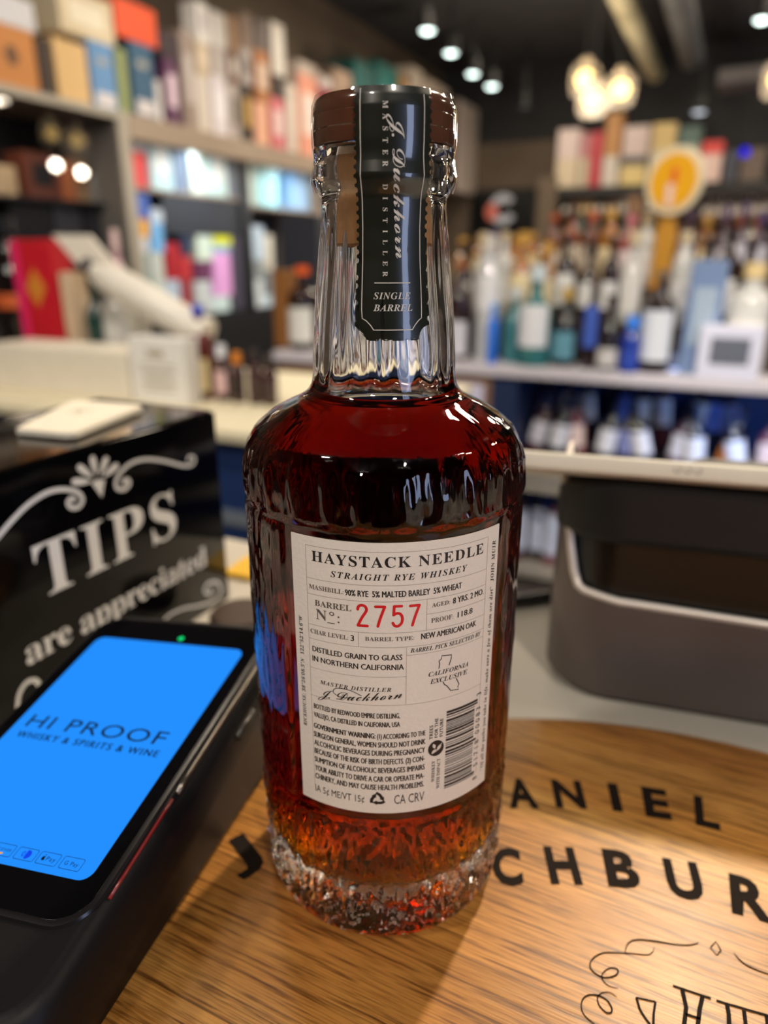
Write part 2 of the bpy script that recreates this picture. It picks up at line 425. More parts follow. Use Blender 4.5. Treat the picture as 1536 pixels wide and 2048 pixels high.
head_line([(70.7, -59.7), (69.1, -58.5), (66.8, -58.5), (64.9, -60.0), (64.7, -62.3), (66.0, -64.4), (67.6, -64.6), (68.2, -63.0), (67.4, -60.7), (65.2, -59.4), (62.7, -59.2), (60.5, -60.3), (59.3, -62.6), (59.4, -65.2), (61.6, -67.8), (64, -70)], .5)
for pts, w in [([(82.0, -61.3), (76.7, -60.0)], .5), ([(76.7, -60.0), (76.5, -63.6), (77.2, -66.1), (78.6, -69.5)], .7), ([(82.0, -61.3), (80.2, -64.9), (78.4, -69.5)], .7), ([(89.2, -56.3), (99.2, -60.3)], .75), ([(91.6, -57.6), (90.6, -63.0), (87.0, -70)], 1.25),
               ([(96.9, -59.7), (94.4, -63.6), (91.0, -70)], 1.25), ([(89.6, -65.0), (93.4, -66.4)], .8), ([(100.6, -61.0), (114.5, -65.7)], .75), ([(103.2, -62.2), (102.5, -64.9), (100.4, -70)], 1.25), ([(107.5, -63.9), (105.4, -70)], 1.1), ([(113.4, -65.5), (111.8, -70)], 1.1)]:
    q = [(p[0]/1000, p[1]/1000) for p in pts]; LB.flat(ribbon(q, w/1000, caps=False), onhead)
LB.build('burned_flourish', m_burn, bh)

# ================================================================== WHISKEY BOTTLE
wb = empty('whiskey_bottle')
tag(wb, 'large ribbed whiskey bottle of dark red liquid with grey back label, in front', 'bottle')
PROF = [(0, .0385), (.002, .0408), (.005, .0418), (.010, .0423), (.03, .0426), (.0500, .0427), (.0505, .0422), (.1445, .0422), (.1458, .0430), (.152, .0429), (.1565, .0425), (.1605, .0413), (.164, .0393), (.168, .0345),
        (.1705, .0300), (.1725, .0255), (.1745, .0228), (.1768, .0215), (.180, .0209), (.188, .02045), (.195, .0200), (.203, .0192), (.211, .0183), (.219, .0176), (.2255, .0172), (.2272, .0173), (.2292, .0190), (.2312, .0195),
        (.2332, .0193), (.2350, .0188), (.2362, .0189), (.2386, .0190)]
def lerp_prof(prof, z):
    for (z0, r0), (z1, r1) in zip(prof, prof[1:]):
        if z <= z1:
            t = (z - z0)/max(z1 - z0, 1e-9); return r0 + (r1 - r0)*max(0, min(1, t))
    return prof[-1][1]
def sstep(a, b, x):
    t = max(0, min(1, (x - a)/(b - a))); return t*t*(3 - 2*t)
def win(a, b, c, d, x): return sstep(a, b, x)*(1 - sstep(c, d, x))
def outer(r, z, p):
    # p counts from +x; the camera side is -y. Label centre at about +6.4 deg from -y
    nv = Vector((math.cos(p), math.sin(p), 0))
    w = win(.176, .184, .214, .226, z)
    if w: r += w*(.00034*math.cos(20*p + 1.6*noise.noise(nv*2 + Vector((0, 0, z*30)))) + .00030*noise.noise(nv*9 + Vector((3, 0, z*55))))
    w = win(.1435, .1485, .156, .163, z)
    if w:
        k = noise.noise(nv*14 + Vector((0, 5, z*60)))
        r += w*(.00055*(1 - 2*abs(math.sin(13*p + .5*k))) + .00055*noise.noise(nv*26 + Vector((0, 0, z*140))) + .0003*k)
    w = win(.155, .160, .168, .174, z)
    if w: r += w*.00012*noise.noise(nv*30 + Vector((0, 7, z*60)))
    w = win(.001, .006, .046, .0505, z)
    if w: r += w*(.0008*noise.noise(nv*26 + Vector((9, 0, z*100))) + .0010*noise.noise(nv*60 + Vector((2, 0, z*210))) + .0005*noise.noise(nv*95 + Vector((2, 0, z*260))))
    ph = math.atan2(math.cos(p), -math.sin(p))           # 0 towards the camera
    if .049 < z < .1465:
        d = abs(math.atan2(math.sin(ph - rad(6.4)), math.cos(ph - rad(6.4))))
        side = sstep(rad(46), rad(49), d)               # recessed label panel, raised bark-like sides
        r += side*win(.049, .055, .141, .1465, z)*(.0009 + .0004*noise.noise(nv*13 + Vector((4, 0, z*45))) + .0003*noise.noise(nv*40 + Vector((4, 0, z*140))))
    return r
zs = []
z = 0.0
while z < .2387:
    zs.append(z); z += .0011 if z < .055 or .128 < z < .178 else .0016
zs.append(.2386)
rows = [(.0, .0065), (.008, .0062), (.016, .0052), (.024, .0036), (.030, .0018), (.0345, .0004), (.0370, .00005)] + [(lerp_prof(PROF, z), z) for z in zs if z > .0004]
LEVEL = .1742; WALL = .0033
INN = [(0, .0178), (.020, .0182), (.030, .0192), (.0355, .0212), (.0385, .0250)]         # inner bottom: (r, z)
def inner_r(z): return lerp_prof(PROF, z + (.0022 if .155 < z < .178 else 0)) - (WALL if z < .226 else .0046 + (z - .226)*.12)
inn_lo = INN + [(min(.0388, inner_r(z)), z) for z in [.03 + .004*i for i in range(32)]] + [(inner_r(z), z) for z in [.157, .1595, .162, .1645, .167, .169, .171, .1727, LEVEL]]
inn_hi = [(inner_r(z), z) for z in [LEVEL, .176, .178, .181, .186, .192, .199, .207, .215, .222, .2255, .229, .2335, .2386]]
gb = MB(); NS = 320
gb.lathe(rows, NS, rf=lambda r, z, p: outer(r, z, p) if z > .1 or r > .0383 else r, closed=True)
gb.lathe(inn_hi, 96, closed=True)
n0 = len(gb.v)
# rim between outer and inner top
ring_o = [(rows[-1][0]*math.cos(2*PI*i/96), rows[-1][0]*math.sin(2*PI*i/96), .2386) for i in range(96)]
ring_i = [(inn_hi[-1][0]*math.cos(2*PI*i/96), inn_hi[-1][0]*math.sin(2*PI*i/96), .2386) for i in range(96)]
gb.add(ring_o + ring_i, [(i, (i + 1) % 96, 96 + (i + 1) % 96, 96 + i) for i in range(96)])
def build_oriented(mb, name, m, parent, flip_from=None):
    me = bpy.data.meshes.new(name); me.from_pydata([tuple(v) for v in mb.v], [], mb.f); me.update()
    me.materials.append(m); me.polygons.foreach_set('use_smooth', [True]*len(me.polygons))
    o = bpy.data.objects.new(name, me); COL.objects.link(o); o.parent = parent; return o
# outward normals: lathe winding above is outward for rising z; the inner wall must face the cavity
n_out = len(rows)*NS
gf = []
for f in gb.f:
    a, b, c = [gb.v[i] for i in f[:3]]; nrm = (b - a).cross(c - b); cen = sum((gb.v[i] for i in f), Vector())/len(f)
    radial = Vector((cen.x, cen.y, 0)); inner = n_out <= f[0] < n0; rim = f[0] >= n0
    want = (nrm.dot(radial) > 0) != inner if abs(nrm.normalized().z) < .999 else ((nrm.z > 0) if rim else (nrm.z < 0 if cen.z < .05 else nrm.z > 0))
    if cen.z < .007 and radial.length < .0378: want = nrm.z < 0
    gf.append(f if want else tuple(reversed(f)))
gb.f = gf
m_glass = glass_mat('flint_glass', 1.5)
def bark_bump(m):
    """pressed bark texture on the lowest band of the glass"""
    t = m.node_tree; N = t.nodes; L = t.links; g = [n for n in N if n.type == 'BSDF_GLASS'][0]
    tc = N.new('ShaderNodeTexCoord'); mp = N.new('ShaderNodeMapping'); mp.inputs['Scale'].default_value = (1, 1, .45); L.new(tc.outputs['Object'], mp.inputs[0])
    nz = N.new('ShaderNodeTexNoise'); nz.inputs['Scale'].default_value = 430; nz.inputs['Detail'].default_value = 0; L.new(mp.outputs[0], nz.inputs['Vector'])
    sp = N.new('ShaderNodeSeparateXYZ'); L.new(tc.outputs['Object'], sp.inputs[0])
    mr = N.new('ShaderNodeMapRange'); mr.inputs['From Min'].default_value = .046; mr.inputs['From Max'].default_value = .036; L.new(sp.outputs['Z'], mr.inputs['Value'])
    b = N.new('ShaderNodeBump'); b.inputs['Distance'].default_value = .0006; L.new(mr.outputs[0], b.inputs['Strength'])
    L.new(nz.outputs['Fac'], b.inputs['Height']); L.new(b.outputs['Normal'], g.inputs['Normal'])
bark_bump(m_glass)
build_oriented(gb, 'glass_body', m_glass, wb)
# the liquid: its side is the glass-to-whiskey surface, its top the free surface
def whiskey_mat():
    m, t, p = new_mat('whiskey'); N = t.nodes; L = t.links; N.remove(p)
    rf = N.new('ShaderNodeBsdfGlass'); ge = N.new('ShaderNodeNewGeometry'); sp = N.new('ShaderNodeSeparateXYZ')
    tc = N.new('ShaderNodeTexCoord'); L.new(tc.outputs['Object'], sp.inputs[0])
    gt = N.new('ShaderNodeMath'); gt.operation = 'GREATER_THAN'; gt.inputs[1].default_value = LEVEL - .0004; L.new(sp.outputs['Z'], gt.inputs[0])
    mr = N.new('ShaderNodeMapRange'); mr.inputs['To Min'].default_value = 1.36/1.5; mr.inputs['To Max'].default_value = 1.36
    L.new(gt.outputs[0], mr.inputs['Value']); L.new(mr.outputs[0], rf.inputs['IOR'])
    rf.inputs['Roughness'].default_value = 0
    va = N.new('ShaderNodeVolumeAbsorption'); va.inputs['Color'].default_value = (.953, .85, .30, 1); va.inputs['Density'].default_value = 640
    L.new(rf.outputs[0], N['Material Output'].inputs['Surface']); L.new(va.outputs[0], N['Material Output'].inputs['Volume'])
    return m
lq = MB().lathe(inn_lo + [(inner_r(LEVEL)*.96, LEVEL - .0003), (0, LEVEL - .0003)], 128, closed=True)
lf = []
for f in lq.f:
    a, b, c = [lq.v[i] for i in f[:3]]; nrm = (b - a).cross(c - b)
    if nrm.length < 1e-16 and len(f) > 3: a, b, c = [lq.v[i] for i in (f[1], f[2], f[3])]; nrm = (b - a).cross(c - b)
    cen = sum((lq.v[i] for i in f), Vector())/len(f)
    ok = nrm.dot(cen - Vector((0, 0, .09))) > 0
    lf.append(f if ok else tuple(reversed(f)))
lq.f = lf
bm_o = build_oriented(lq, 'whiskey', whiskey_mat(), wb)
bm = bmesh.new(); bm.from_mesh(bm_o.data); bmesh.ops.remove_doubles(bm, verts=bm.verts[:], dist=1e-6); bm.to_mesh(bm_o.data); bm.free()
bm_o['label'] = 'dark red amber whiskey'
# stopper
MB().lathe([(0, .2145), (.0118, .2145), (.0128, .2152), (.0128, .2384), (0, .2384)], 48).build('cork', paint((188, 140, 92), .8, var=.3, scale=300), wb, 40)
m_cap = paint((92, 58, 42), .14, coat=1.0, var=.25, scale=200)
cap_pr = [(0, .2388), (.0176, .2388), (.0187, .2391), (.0189, .2396), (.0190, .2424), (.01885, .2426), (.0190, .2428), (.0190, .2460), (.01885, .2462), (.01895, .2465), (.0188, .2484), (.0182, .2498), (.0174, .2505), (0, .2505)]
MB().lathe(cap_pr, 96).build('cap', m_cap, wb, 35)
# clear shrink sleeve around the cap
m_film = clear_pane('shrink_film', (.97, .97, .97), 1.5)
sl = [(.0183, .2510), (.0191, .2490), (.0194, .2462), (.0195, .2427), (.0195, .2390), (.0191, .2368), (.0193, .2345), (.0199, .2320), (.0200, .2305), (.0190, .2278)]
MB().lathe(sl, 96, rf=lambda r, z, p: r + .00007*noise.noise(Vector((math.cos(p)*9, math.sin(p)*9, z*300))), closed=True).build('shrink_sleeve', m_film, wb, True)
# ---- paper strip over the stopper
SPROF = [(.150, .0430), (.176, .0217), (.180, .0212), (.188, .02075), (.195, .0203), (.203, .0196), (.211, .0188), (.219, .0184), (.2262, .0186), (.2292, .0196), (.2312, .0202), (.2345, .0197), (.2365, .01965), (.239, .0198), (.2465, .0197), (.249, .0193), (.2506, .0188)]
S_R = .0197
def on_strip(s, z, lift=0.0):
    """s: arc (mm at radius 19.7, + to the right), z: mm"""
    ph = s/1000/S_R; z = z/1000; r = lerp_prof(SPROF, z) + lift
    r += .00016*noise.noise(Vector((ph*3, z*70, 1.3)))
    return (r*math.sin(ph), -r*math.cos(ph), z)
deg = lambda d: rad(d)*S_R*1000
xl, xr, zb, zt = deg(-22.3), deg(36.9), 190.9, 250.6
def scallop_edge(p, q, n, side, rr):
    """edge p->q with n round bites of radius rr on its `side`"""
    p, q = Vector(p), Vector(q); d = q - p; L = d.length; d.normalize(); nr = Vector((d.y, -d.x))*side; out = []
    for i in range(n):
        c = p + d*(L*(i + .5)/n)
        for k in range(7):
            a = PI*k/6; out.append(c - d*rr*math.cos(a) + nr*rr*math.sin(a))
    return out
ol = []
ol += [Vector((xl, zt))] + scallop_edge((xl, zt - 1), (xl, zb + 4.4), 26, -1, .72)
ol += [Vector((xl + 4.0*math.sin(t), zb + 4.0 - 0*t - (0)))*0 + Vector((xl + 3.4*math.sin(t), zb + 3.6*math.cos(t) + .2)) for t in [PI/2*i/6 for i in range(7)]]
ol += scallop_edge((xl + 3.9, zb), (xr - 3.9, zb), 6, -1, .72)
ol += [Vector((xr - 3.4*math.cos(t), zb + 3.6*math.sin(t) + .2)) for t in [PI/2*i/6 for i in range(7)]]
ol += scallop_edge((xr, zb + 4.4), (xr, zt - 1), 26, -1, .72) + [Vector((xr, zt))]
bm = bmesh.new(); f = bm.faces.new([bm.verts.new((v.x, v.y, 0)) for v in ol])
bmesh.ops.triangulate(bm, faces=[f])
for i in range(1, 40): bmesh.ops.bisect_plane(bm, geom=bm.verts[:] + bm.edges[:] + bm.faces[:], plane_co=(0, zb + i*1.5, 0), plane_no=(0, 1, 0))
for i in range(1, 16): bmesh.ops.bisect_plane(bm, geom=bm.verts[:] + bm.edges[:] + bm.faces[:], plane_co=(xl + (xr - xl)*i/16, 0, 0), plane_no=(1, 0, 0))
bm.verts.index_update()
st = MB().add([on_strip(v.co.x, v.co.y) for v in bm.verts], [tuple(v.index for v in f.verts) for f in bm.faces]); bm.free()
strip = st.build('neck_strip_label', paint((24, 27, 19), .30, coat=1.0, var=.15, scale=300, bump=.0), wb, True)
strip['label'] = 'dark green paper strip label with scalloped edges'
m_silver = paint((196, 192, 184), .45, var=.05)
sm = MB(); sp_f = lambda x, y: on_strip(x, y, .00012)
q = [(deg(-17), 250)] + [(deg(-17), 249 - i*2) for i in range(26)] + [(deg(-16.4), 196.6), (deg(-13.2), 196.0), (deg(-10), 194.9), (deg(-7.6), 193.7)]
q += [(deg(-7.6 + i*3), 193.7) for i in range(1, 10)] + [(deg(21.6), 193.7), (deg(24), 194.9), (deg(27), 196.0), (deg(29.6), 196.6)] + [(deg(29.9), 199 + i*2) for i in range(26)]
sm.flat(ribbon(q, .26, caps=False), sp_f)
sm.flat(ribbon([(deg(-7.4 + i*2.8), 205.5) for i in range(11)], .24, caps=False), sp_f)
sm.flat(text_fit('SINGLE', 'bi', deg(-8), deg(20.6), 201.5, 203.2), sp_f)
sm.flat(text_fit('BARREL', 'bi', deg(-8), deg(22), 198.5, 200.2), sp_f)
for i, ch in enumerate('MASTER DISTILLER'):
    if ch == ' ': continue
    zc = 246.3 - i*(38.6/15); vs, fs = glyphs(style(ch, 'sb'), 'ss'); x0 = min(v[0] for v in vs); x1 = max(v[0] for v in vs); k = 1.30/.7
    sm.flat(([(deg(-.9) + v[1]*k, zc - (v[0] - (x0 + x1)/2)*k) for v in vs], fs), sp_f)
sg = text_fit('J. Duckhorn', 'sc', 244.3, 211.5, deg(5.0), deg(15.0), -90, spread=False)
sm.flat(([(x + (244.3 - y)*.045, y) for x, y in sg[0]], sg[1]), sp_f)
sm.build('silver_lettering', m_silver, strip)
# ---- back label
LR = .0427; PH0 = rad(-36.1); LZ = .0543
def on_label(u, v, lift=0.0):
    ph = PH0 + u/1000/LR; r = LR + lift
    return (r*math.sin(ph), -r*math.cos(ph), LZ + v/1000)
lw, lh = 63.3, 87.7
lm = MB(); nu, nv = 48, 12
for k, lift in ((0, 0.0), (1, -.00035)):
    vs = [on_label(lw*i/nu, lh*j/nv, lift) for j in range(nv + 1) for i in range(nu + 1)]
    lm.add(vs, [(j*(nu + 1) + i, j*(nu + 1) + i + 1, (j + 1)*(nu + 1) + i + 1, (j + 1)*(nu + 1) + i) for j in range(nv) for i in range(nu)])
M_ = (nu + 1)*(nv + 1)
for i in range(nu): lm.f += [(i, i + 1, M_ + i + 1, M_ + i), (nv*(nu + 1) + i, nv*(nu + 1) + i + 1, M_ + nv*(nu + 1) + i + 1, M_ + nv*(nu + 1) + i)]
for j in range(nv):
    a_, b_ = j*(nu + 1), (j + 1)*(nu + 1); lm.f += [(a_, b_, M_ + b_, M_ + a_), (a_ + nu, b_ + nu, M_ + b_ + nu, M_ + a_ + nu)]
label = lm.build('back_label', paint((224, 218, 208), .6, var=.03, scale=900, bump=.25), wb, 30)
m_ink = paint((24, 22, 22), .55, var=.1); m_ink2 = paint((92, 84, 78), .6, var=.1); m_red = paint((206, 26, 34), .45, var=.12, scale=500)
ink, ink2 = MB(), MB(); of = lambda x, y: on_label(x, y, .00007)
LABEL_TEXT = [('HAYSTACK NEEDLE', 'sb', 6.79, 56.5, 80.87, 83.94, 0, 0), ('STRAIGHT RYE WHISKEY', 'bi', 12.35, 50.77, 77.13, 78.94, 0, 0), ('MASHBILL:', 'sb', 5.59, 15.95, 72.47, 73.84, 0, 0), ('90% RYE  5% MALTED BARLEY  5% WHEAT', 'ss', 16.38, 49.15, 72.23, 74.1, 0, 1), ('BARREL', 'sb', 7.27, 18.05, 67.58, 69.4, 0, 0), ('Nº:', 'sb', 7.52, 14.64, 63.5, 66.71, 0, 0), ('AGED:', 'sb', 40.09, 45.51, 68.21, 69.52, 0, 0), ('8 YRS. 2 MO.', 'ss', 46.5, 57.42, 68.07, 69.95, 0, 1), ('PROOF:', 'sb', 39.98, 46.68, 63.46, 64.9, 0, 0), ('118.8', 'ss', 48.22, 53.37, 63.37, 65.18, 0, 1), ('CHAR LEVEL:', 'sb', 5.52, 17.02, 58.7, 60.09, 0, 0), ('3', 'ss', 17.77, 18.65, 58.54, 60.39, 0, 1), ('BARREL TYPE:', 'sb', 21.7, 35.19, 58.95, 60.21, 0, 0), ('NEW AMERICAN OAK', 'ss', 37.23, 54.96, 58.85, 60.7, 0, 1), ('DISTILLED GRAIN TO GLASS', 'ss', 5.98, 31.94, 52.94, 54.72, 0, 1), ('IN NORTHERN CALIFORNIA', 'ss', 5.85, 32.4, 49.82, 51.62, 0, 1), ('BARREL PICK SELECTED BY', 'bi', 34.19, 57.14, 54.97, 56.34, 0, 0), ('MASTER DISTILLER', 'bi', 8.04, 28.94, 42.82, 44.12, 0, 0), ('CALIFORNIA', 'bi', 39.58, 52.75, 46.47, 47.93, 0, 0), ('EXCLUSIVE', 'bi', 40.11, 52.47, 43.98, 45.51, 0, 0), ('BOTTLED BY REDWOOD EMPIRE DISTILLING,', 'ss', 5.7, 31.43, 33.9, 35.64, 0, 1), ('VALLEJO, CA DISTILLED IN CALIFORNIA, USA', 'ss', 5.58, 31.45, 30.98, 32.69, 0, 1), ('GOVERNMENT WARNING:', 'ss', 5.42, 24.4, 27.01, 28.85, 0, 2), ('(1) ACCORDING TO THE', 'ss', 24.94, 39.06, 26.94, 28.72, 0, 1), ('SURGEON GENERAL, WOMEN SHOULD NOT DRINK', 'ss', 5.29, 39.12, 23.93, 25.84, 0, 1), ('ALCOHOLIC BEVERAGES DURING PREGNANCY', 'ss', 5.34, 39.04, 20.98, 22.91, 0, 1), ('BECAUSE OF THE RISK OF BIRTH DEFECTS. (2) CON-', 'ss', 5.33, 39.0, 17.98, 19.93, 0, 1), ('SUMPTION OF ALCOHOLIC BEVERAGES IMPAIRS', 'ss', 5.27, 39.06, 14.88, 16.85, 0, 1), ('YOUR ABILITY TO DRIVE A CAR OR OPERATE MA-', 'ss', 5.25, 38.98, 11.74, 13.73, 0, 1), ('CHINERY, AND MAY CAUSE HEALTH PROBLEMS.', 'ss', 5.25, 38.94, 8.72, 10.73, 0, 1), ('IA 5¢ ME/VT 15¢', 'ss', 5.05, 21.01, 3.81, 6.39, 0, 0), ('CA CRV', 'ss', 29.92, 39.16, 3.45, 6.93, 0, 0), ('TREES', 'ss', 25.06, 29.86, 41.41, 40.27, 90, 2), ('FOR THE', 'ss', 25.29, 31.99, 43.0, 41.89, 90, 2), ('FUTURE', 'ss', 25.24, 31.43, 44.64, 43.5, 90, 2), ('WHISKEY', 'sb', 9.49, 17.2, 42.28, 41.25, 90, 0), ('WITH IMPACT', 'sb', 6.55, 17.56, 44.05, 42.99, 90, 0), ('8  51718 00083  3', 'ss', 3.45, 35.34, 58.79, 56.8, 90, 0), ('“Of all the paths you take in life, make sure a few of them are dirt”  JOHN MUIR', 'bi', 5.17, 83.27, 61.81, 60.32, 90, 0), ('RICKHOUSE: 38°26\'08.5"N  122°52\'14.6"W', 'bi', 26.42, 63.19, 2.79, 1.58, 90, 0)]
for s, stl, u0, u1, v0, v1, rot, bold in LABEL_TEXT:
    soft = stl == 'sb' and s not in ('HAYSTACK NEEDLE', 'WHISKEY', 'WITH IMPACT')
    (ink2 if soft else ink).flat(text_fit(s, stl, u0, u1, v0, v1, rot, bold, 2), of)
# the raised rule under the small o of No
ink2.flat(ribbon([(11.0, 63.1), (13.2, 63.1)], .25, caps=False), of)
# signature
sg = text_fit('J. Duckhorn', 'sc', 7.6, 32.0, 38.2, 41.2, spread=False)
ink.flat(([(x + (y - 39)*.25, y + (x - 7.6)*.10) for x, y in sg[0]], sg[1]), of)
ink.flat(ribbon([(v.x, v.y) for v in smooth_pts([(18.0, 40.2), (14.5, 39.8), (12.2, 41.0), (13.2, 42.5), (17, 42.6), (20.5, 41.2)], 6)], .22), of)
# state outline, cut by the two words
for pts in ([(42.72, 48.63), (42.92, 50.1), (42.66, 50.92), (43.37, 51.51), (43.48, 52.49), (46.63, 52.0), (46.56, 50.9), (45.96, 48.9)], [(44.2, 43.76), (44.64, 42.76), (45.42, 42.18), (46.79, 40.22), (49.52, 39.75), (49.19, 40.8), (49.61, 41.5), (48.52, 43.75)]):
    ink.flat(ribbon(pts, .28), of)
ink.build('printed_lettering', m_ink, label); ink2.build('grey_lettering', m_ink2, label)
# stamped red number, stroke by stroke
D2 = [[(0, 5.0), (.25, 5.9), (1.1, 6.3), (2.0, 6.0), (2.4, 5.1), (2.1, 4.2), (1.1, 2.5), (.1, .35), (.05, .1)], [(.05, .1), (2.6, .1)]]
D7 = [[(.1, 6.0), (2.6, 6.0)], [(2.6, 6.0), (1.9, 4.0), (1.2, 1.8), (.75, .1)]]
D5 = [[(2.4, 6.1), (.4, 6.1)], [(.4, 6.1), (.25, 3.5)], [(.25, 3.5), (1.2, 4.0), (2.1, 3.7), (2.6, 2.6), (2.4, 1.0), (1.4, .1), (.5, .3), (.05, 1.1)]]
rd = MB()
for x0, dg_ in ((19.8, D2), (24.5, D7), (29.25, D5), (33.9, D7)):
    for stp in dg_: rd.flat(ribbon([(x0 + v.x, 63.4 + v.y) for v in (smooth_pts(stp, 5) if len(stp) > 2 else [Vector((*p, 0)) for p in stp])], .78), of)
rd.build('red_number', m_red, label)
# fine rules
ru = MB()
for (u0, v0), (u1, v1) in [((4.9, 85.2), (58.3, 85.2)), ((4.9, 75.6), (58.3, 75.6)), ((4.9, 70.85), (58.3, 70.85)), ((38.68, 66.3), (58.3, 66.3)), ((4.9, 61.4), (58.3, 61.4)), ((4.9, 56.9), (58.3, 56.9)), ((33.1, 54.2), (58.3, 54.2)), ((4.9, 47.5), (33.1, 47.5)), ((4.9, 38.2), (58.3, 38.2)),
                           ((38.66, 61.4), (38.66, 70.85)), ((19.9, 56.9), (19.9, 61.4)), ((33.1, 38.2), (33.1, 56.9)), ((4.9, 5.9), (4.9, 85.2)), ((58.3, 5.9), (58.3, 85.2))]:
    n = max(2, int(abs(u1 - u0)/1.5)); ru.flat(ribbon([(u0 + (u1 - u0)*i/n, v0 + (v1 - v0)*i/n) for i in range(n + 1)], .11, caps=False), lambda x, y: on_label(x, y, .00004))
ru.build('fine_rules', paint((150, 140, 128), .6), label)
# barcode
bc = MB(); rb = random.Random(51718); v = 5.7
while v < 33.2:
    w = rb.choice([.28, .28, .42, .6, .8]); n = 8
    long_ = v < 7.4 or v > 31.6 or 18.6 < v < 19.8
    u1 = 57.4 if long_ else 56.2
    bc.flat(ribbon([(45.7 + (u1 - 45.7)*i/n, v + w/2) for i in range(n + 1)], w, caps=False), of); v += w + rb.choice([.24, .3, .42, .6])
bc.build('barcode', m_ink, label)
# round leaf emblem and the three-arrow recycling mark
em = MB(); em.flat(disc2(42.55, 21.5, 2.55, 2.75), of); em.build('round_emblem', m_ink, label)
le = MB()
def leaf(cx, cy, L, W, a):
    n = 10; pts = [(L*(i/n - .5), W*math.sin(PI*i/n)) for i in range(n + 1)] + [(L*(i/n - .5), -W*math.sin(PI*i/n)) for i in range(n - 1, 0, -1)]
    return [(cx + x*math.cos(a) - y*math.sin(a), cy + x*math.sin(a) + y*math.cos(a)) for x, y in pts], [tuple(range(len(pts)))]
o2 = lambda x, y: on_label(x, y, .00011)
le.flat(leaf(41.9, 22.4, 2.0, .5, 1.9), o2); le.flat(leaf(41.9, 20.6, 2.0, .5, .6), o2); le.flat(leaf(43.5, 21.6, 2.6, .55, 1.0), o2)
le.flat(ribbon([(v.x, v.y) for v in smooth_pts([(44.3, 22.8), (43.2, 20.9), (41.3, 19.9)], 5)], .25), o2)
le.build('emblem_leaves', paint((214, 206, 196), .6), label)
rc = MB(); cx, cy = 24.95, 5.35
for k in range(3):
    a = rad(90 + 120*k)
    def rt(x, y, a=a): return (cx + x*math.cos(a) - y*math.sin(a), cy + x*math.sin(a) + y*math.cos(a))
    P_ = [rt(*p) for p in ((-.75, -2.15), (-1.35, -1.15), (-1.35, .35))]
    rc.flat(ribbon([(v.x, v.y) for v in smooth_pts(P_, 5)], .95, caps=False), of)
    rc.flat(([rt(-2.15, .2), rt(-.55, .2), rt(-1.35, 1.6)], [(0, 1, 2)]), of)
rc.build('recycling_mark', m_ink, label)

# ================================================================== CARD TERMINAL
ct_o = Vector((-.1535, -.0362, .0365)); ct_a = Vector((.2704, .9482, .1666)); ct_b = Vector((.9554, -.2855, .0747)); ct_n = Vector((-.1184, -.139, .9832))
TK = 1.15/1000
term = empty('card_terminal', (-.118, .02, 0))
tag(term, 'black card payment terminal with bright blue screen, lying left of the bottle', 'card terminal')
TOFF = Vector((-.118, .02, 0))
def T(u, v, w=0.0): return ct_o + ct_b*(u*TK) + ct_a*(v*TK) + ct_n*(w*TK) - TOFF
def t_ring(w, du, r, z=None):
    pts = rrect(74 + 2*du, 140 + 2*du, r, 31, 36, 7); out = []
    for u, v in pts:
        q = T(u, v, w)
        if z is not None: q.z = z
        out.append(q)
    return out
m_black = paint((15, 15, 18), .5, var=.15, scale=900, bump=.12, spec=.25)
m_blackgloss = paint((8, 8, 11), .06, coat=.6, var=.05)
MB().loft([t_ring(-24, -3.5, 12, .0012), t_ring(-24, -1.2, 12, .004), t_ring(-18, 2.2, 14), t_ring(-8, 3.2, 15), t_ring(-4, 2.4, 14), t_ring(-1.6, .6, 13), t_ring(-.9, -.8, 12), t_ring(-.8, -2, 11)]).build('body', m_black, term, 35)
# raised rim and glass
def plate(outl, w0, w1, name, m, parent=term, sm=40):
    return MB().loft([[T(u, v, w0) for u, v in outl], [T(u, v, w1) for u, v in outl]]).build(name, m, parent, sm)
MB().loft([[T(u, v, -.8) for u, v in rrect(74.5, 116.5, 10.5, 31, 46)], [T(u, v, -.1) for u, v in rrect(73.6, 115.6, 10, 31, 46)], [T(u, v, .1) for u, v in rrect(72.0, 114, 9.3, 31, 46)]]).build('rim', paint((26, 24, 26), .25, var=.1), term, 40)
plate(rrect(70.8, 112.8, 9, 31, 46), .05, .35, 'glass_front', m_blackgloss)
scr = plate(rrect(62, 90.8, 3.4, 31, 45.4), .3, .42, 'screen', glow((36, 143, 255), .93, 'screen_blue'))
scr['label'] = 'bright blue lit screen'
tf = lambda x, y: T(x, y, .46)
m_scrtext = paint((2, 20, 44), .7, spec=.1)
sb = MB(); tx = glyphs('HI PROOF', 'ss', 1.10, .0)
x0 = min(v[0] for v in tx[0]); x1 = max(v[0] for v in tx[0])
sb.flat(([(4.0 + (x - x0)/(x1 - x0)*52, 44.6 + y/.72*5.5) for x, y in tx[0]], tx[1]), tf)
sb.flat(text_fit('WHISKY & SPIRITS & WINE', 'ss', 4.3, 57.0, 40.0, 42.6, 0, 1), tf)
sb.build('shop_lettering', m_scrtext, scr)
ic = MB()
for cx in (54.4, 47.0, 39.8, 32.4, 25): ic.flat(ribbon(rrect(6.3, 3.4, .5, cx, 3.7, 3), .14, True), tf)
ic.flat(text_fit('G Pay', 'ss', 52.2, 56.5, 3.1, 4.3), tf)
ic.flat(text_fit('Pay', 'ss', 46.4, 49.3, 3.1, 4.4), tf)
ic.flat(text_fit('COVER', 'ss', 30.6, 34.8, 3.4, 4.2), tf)
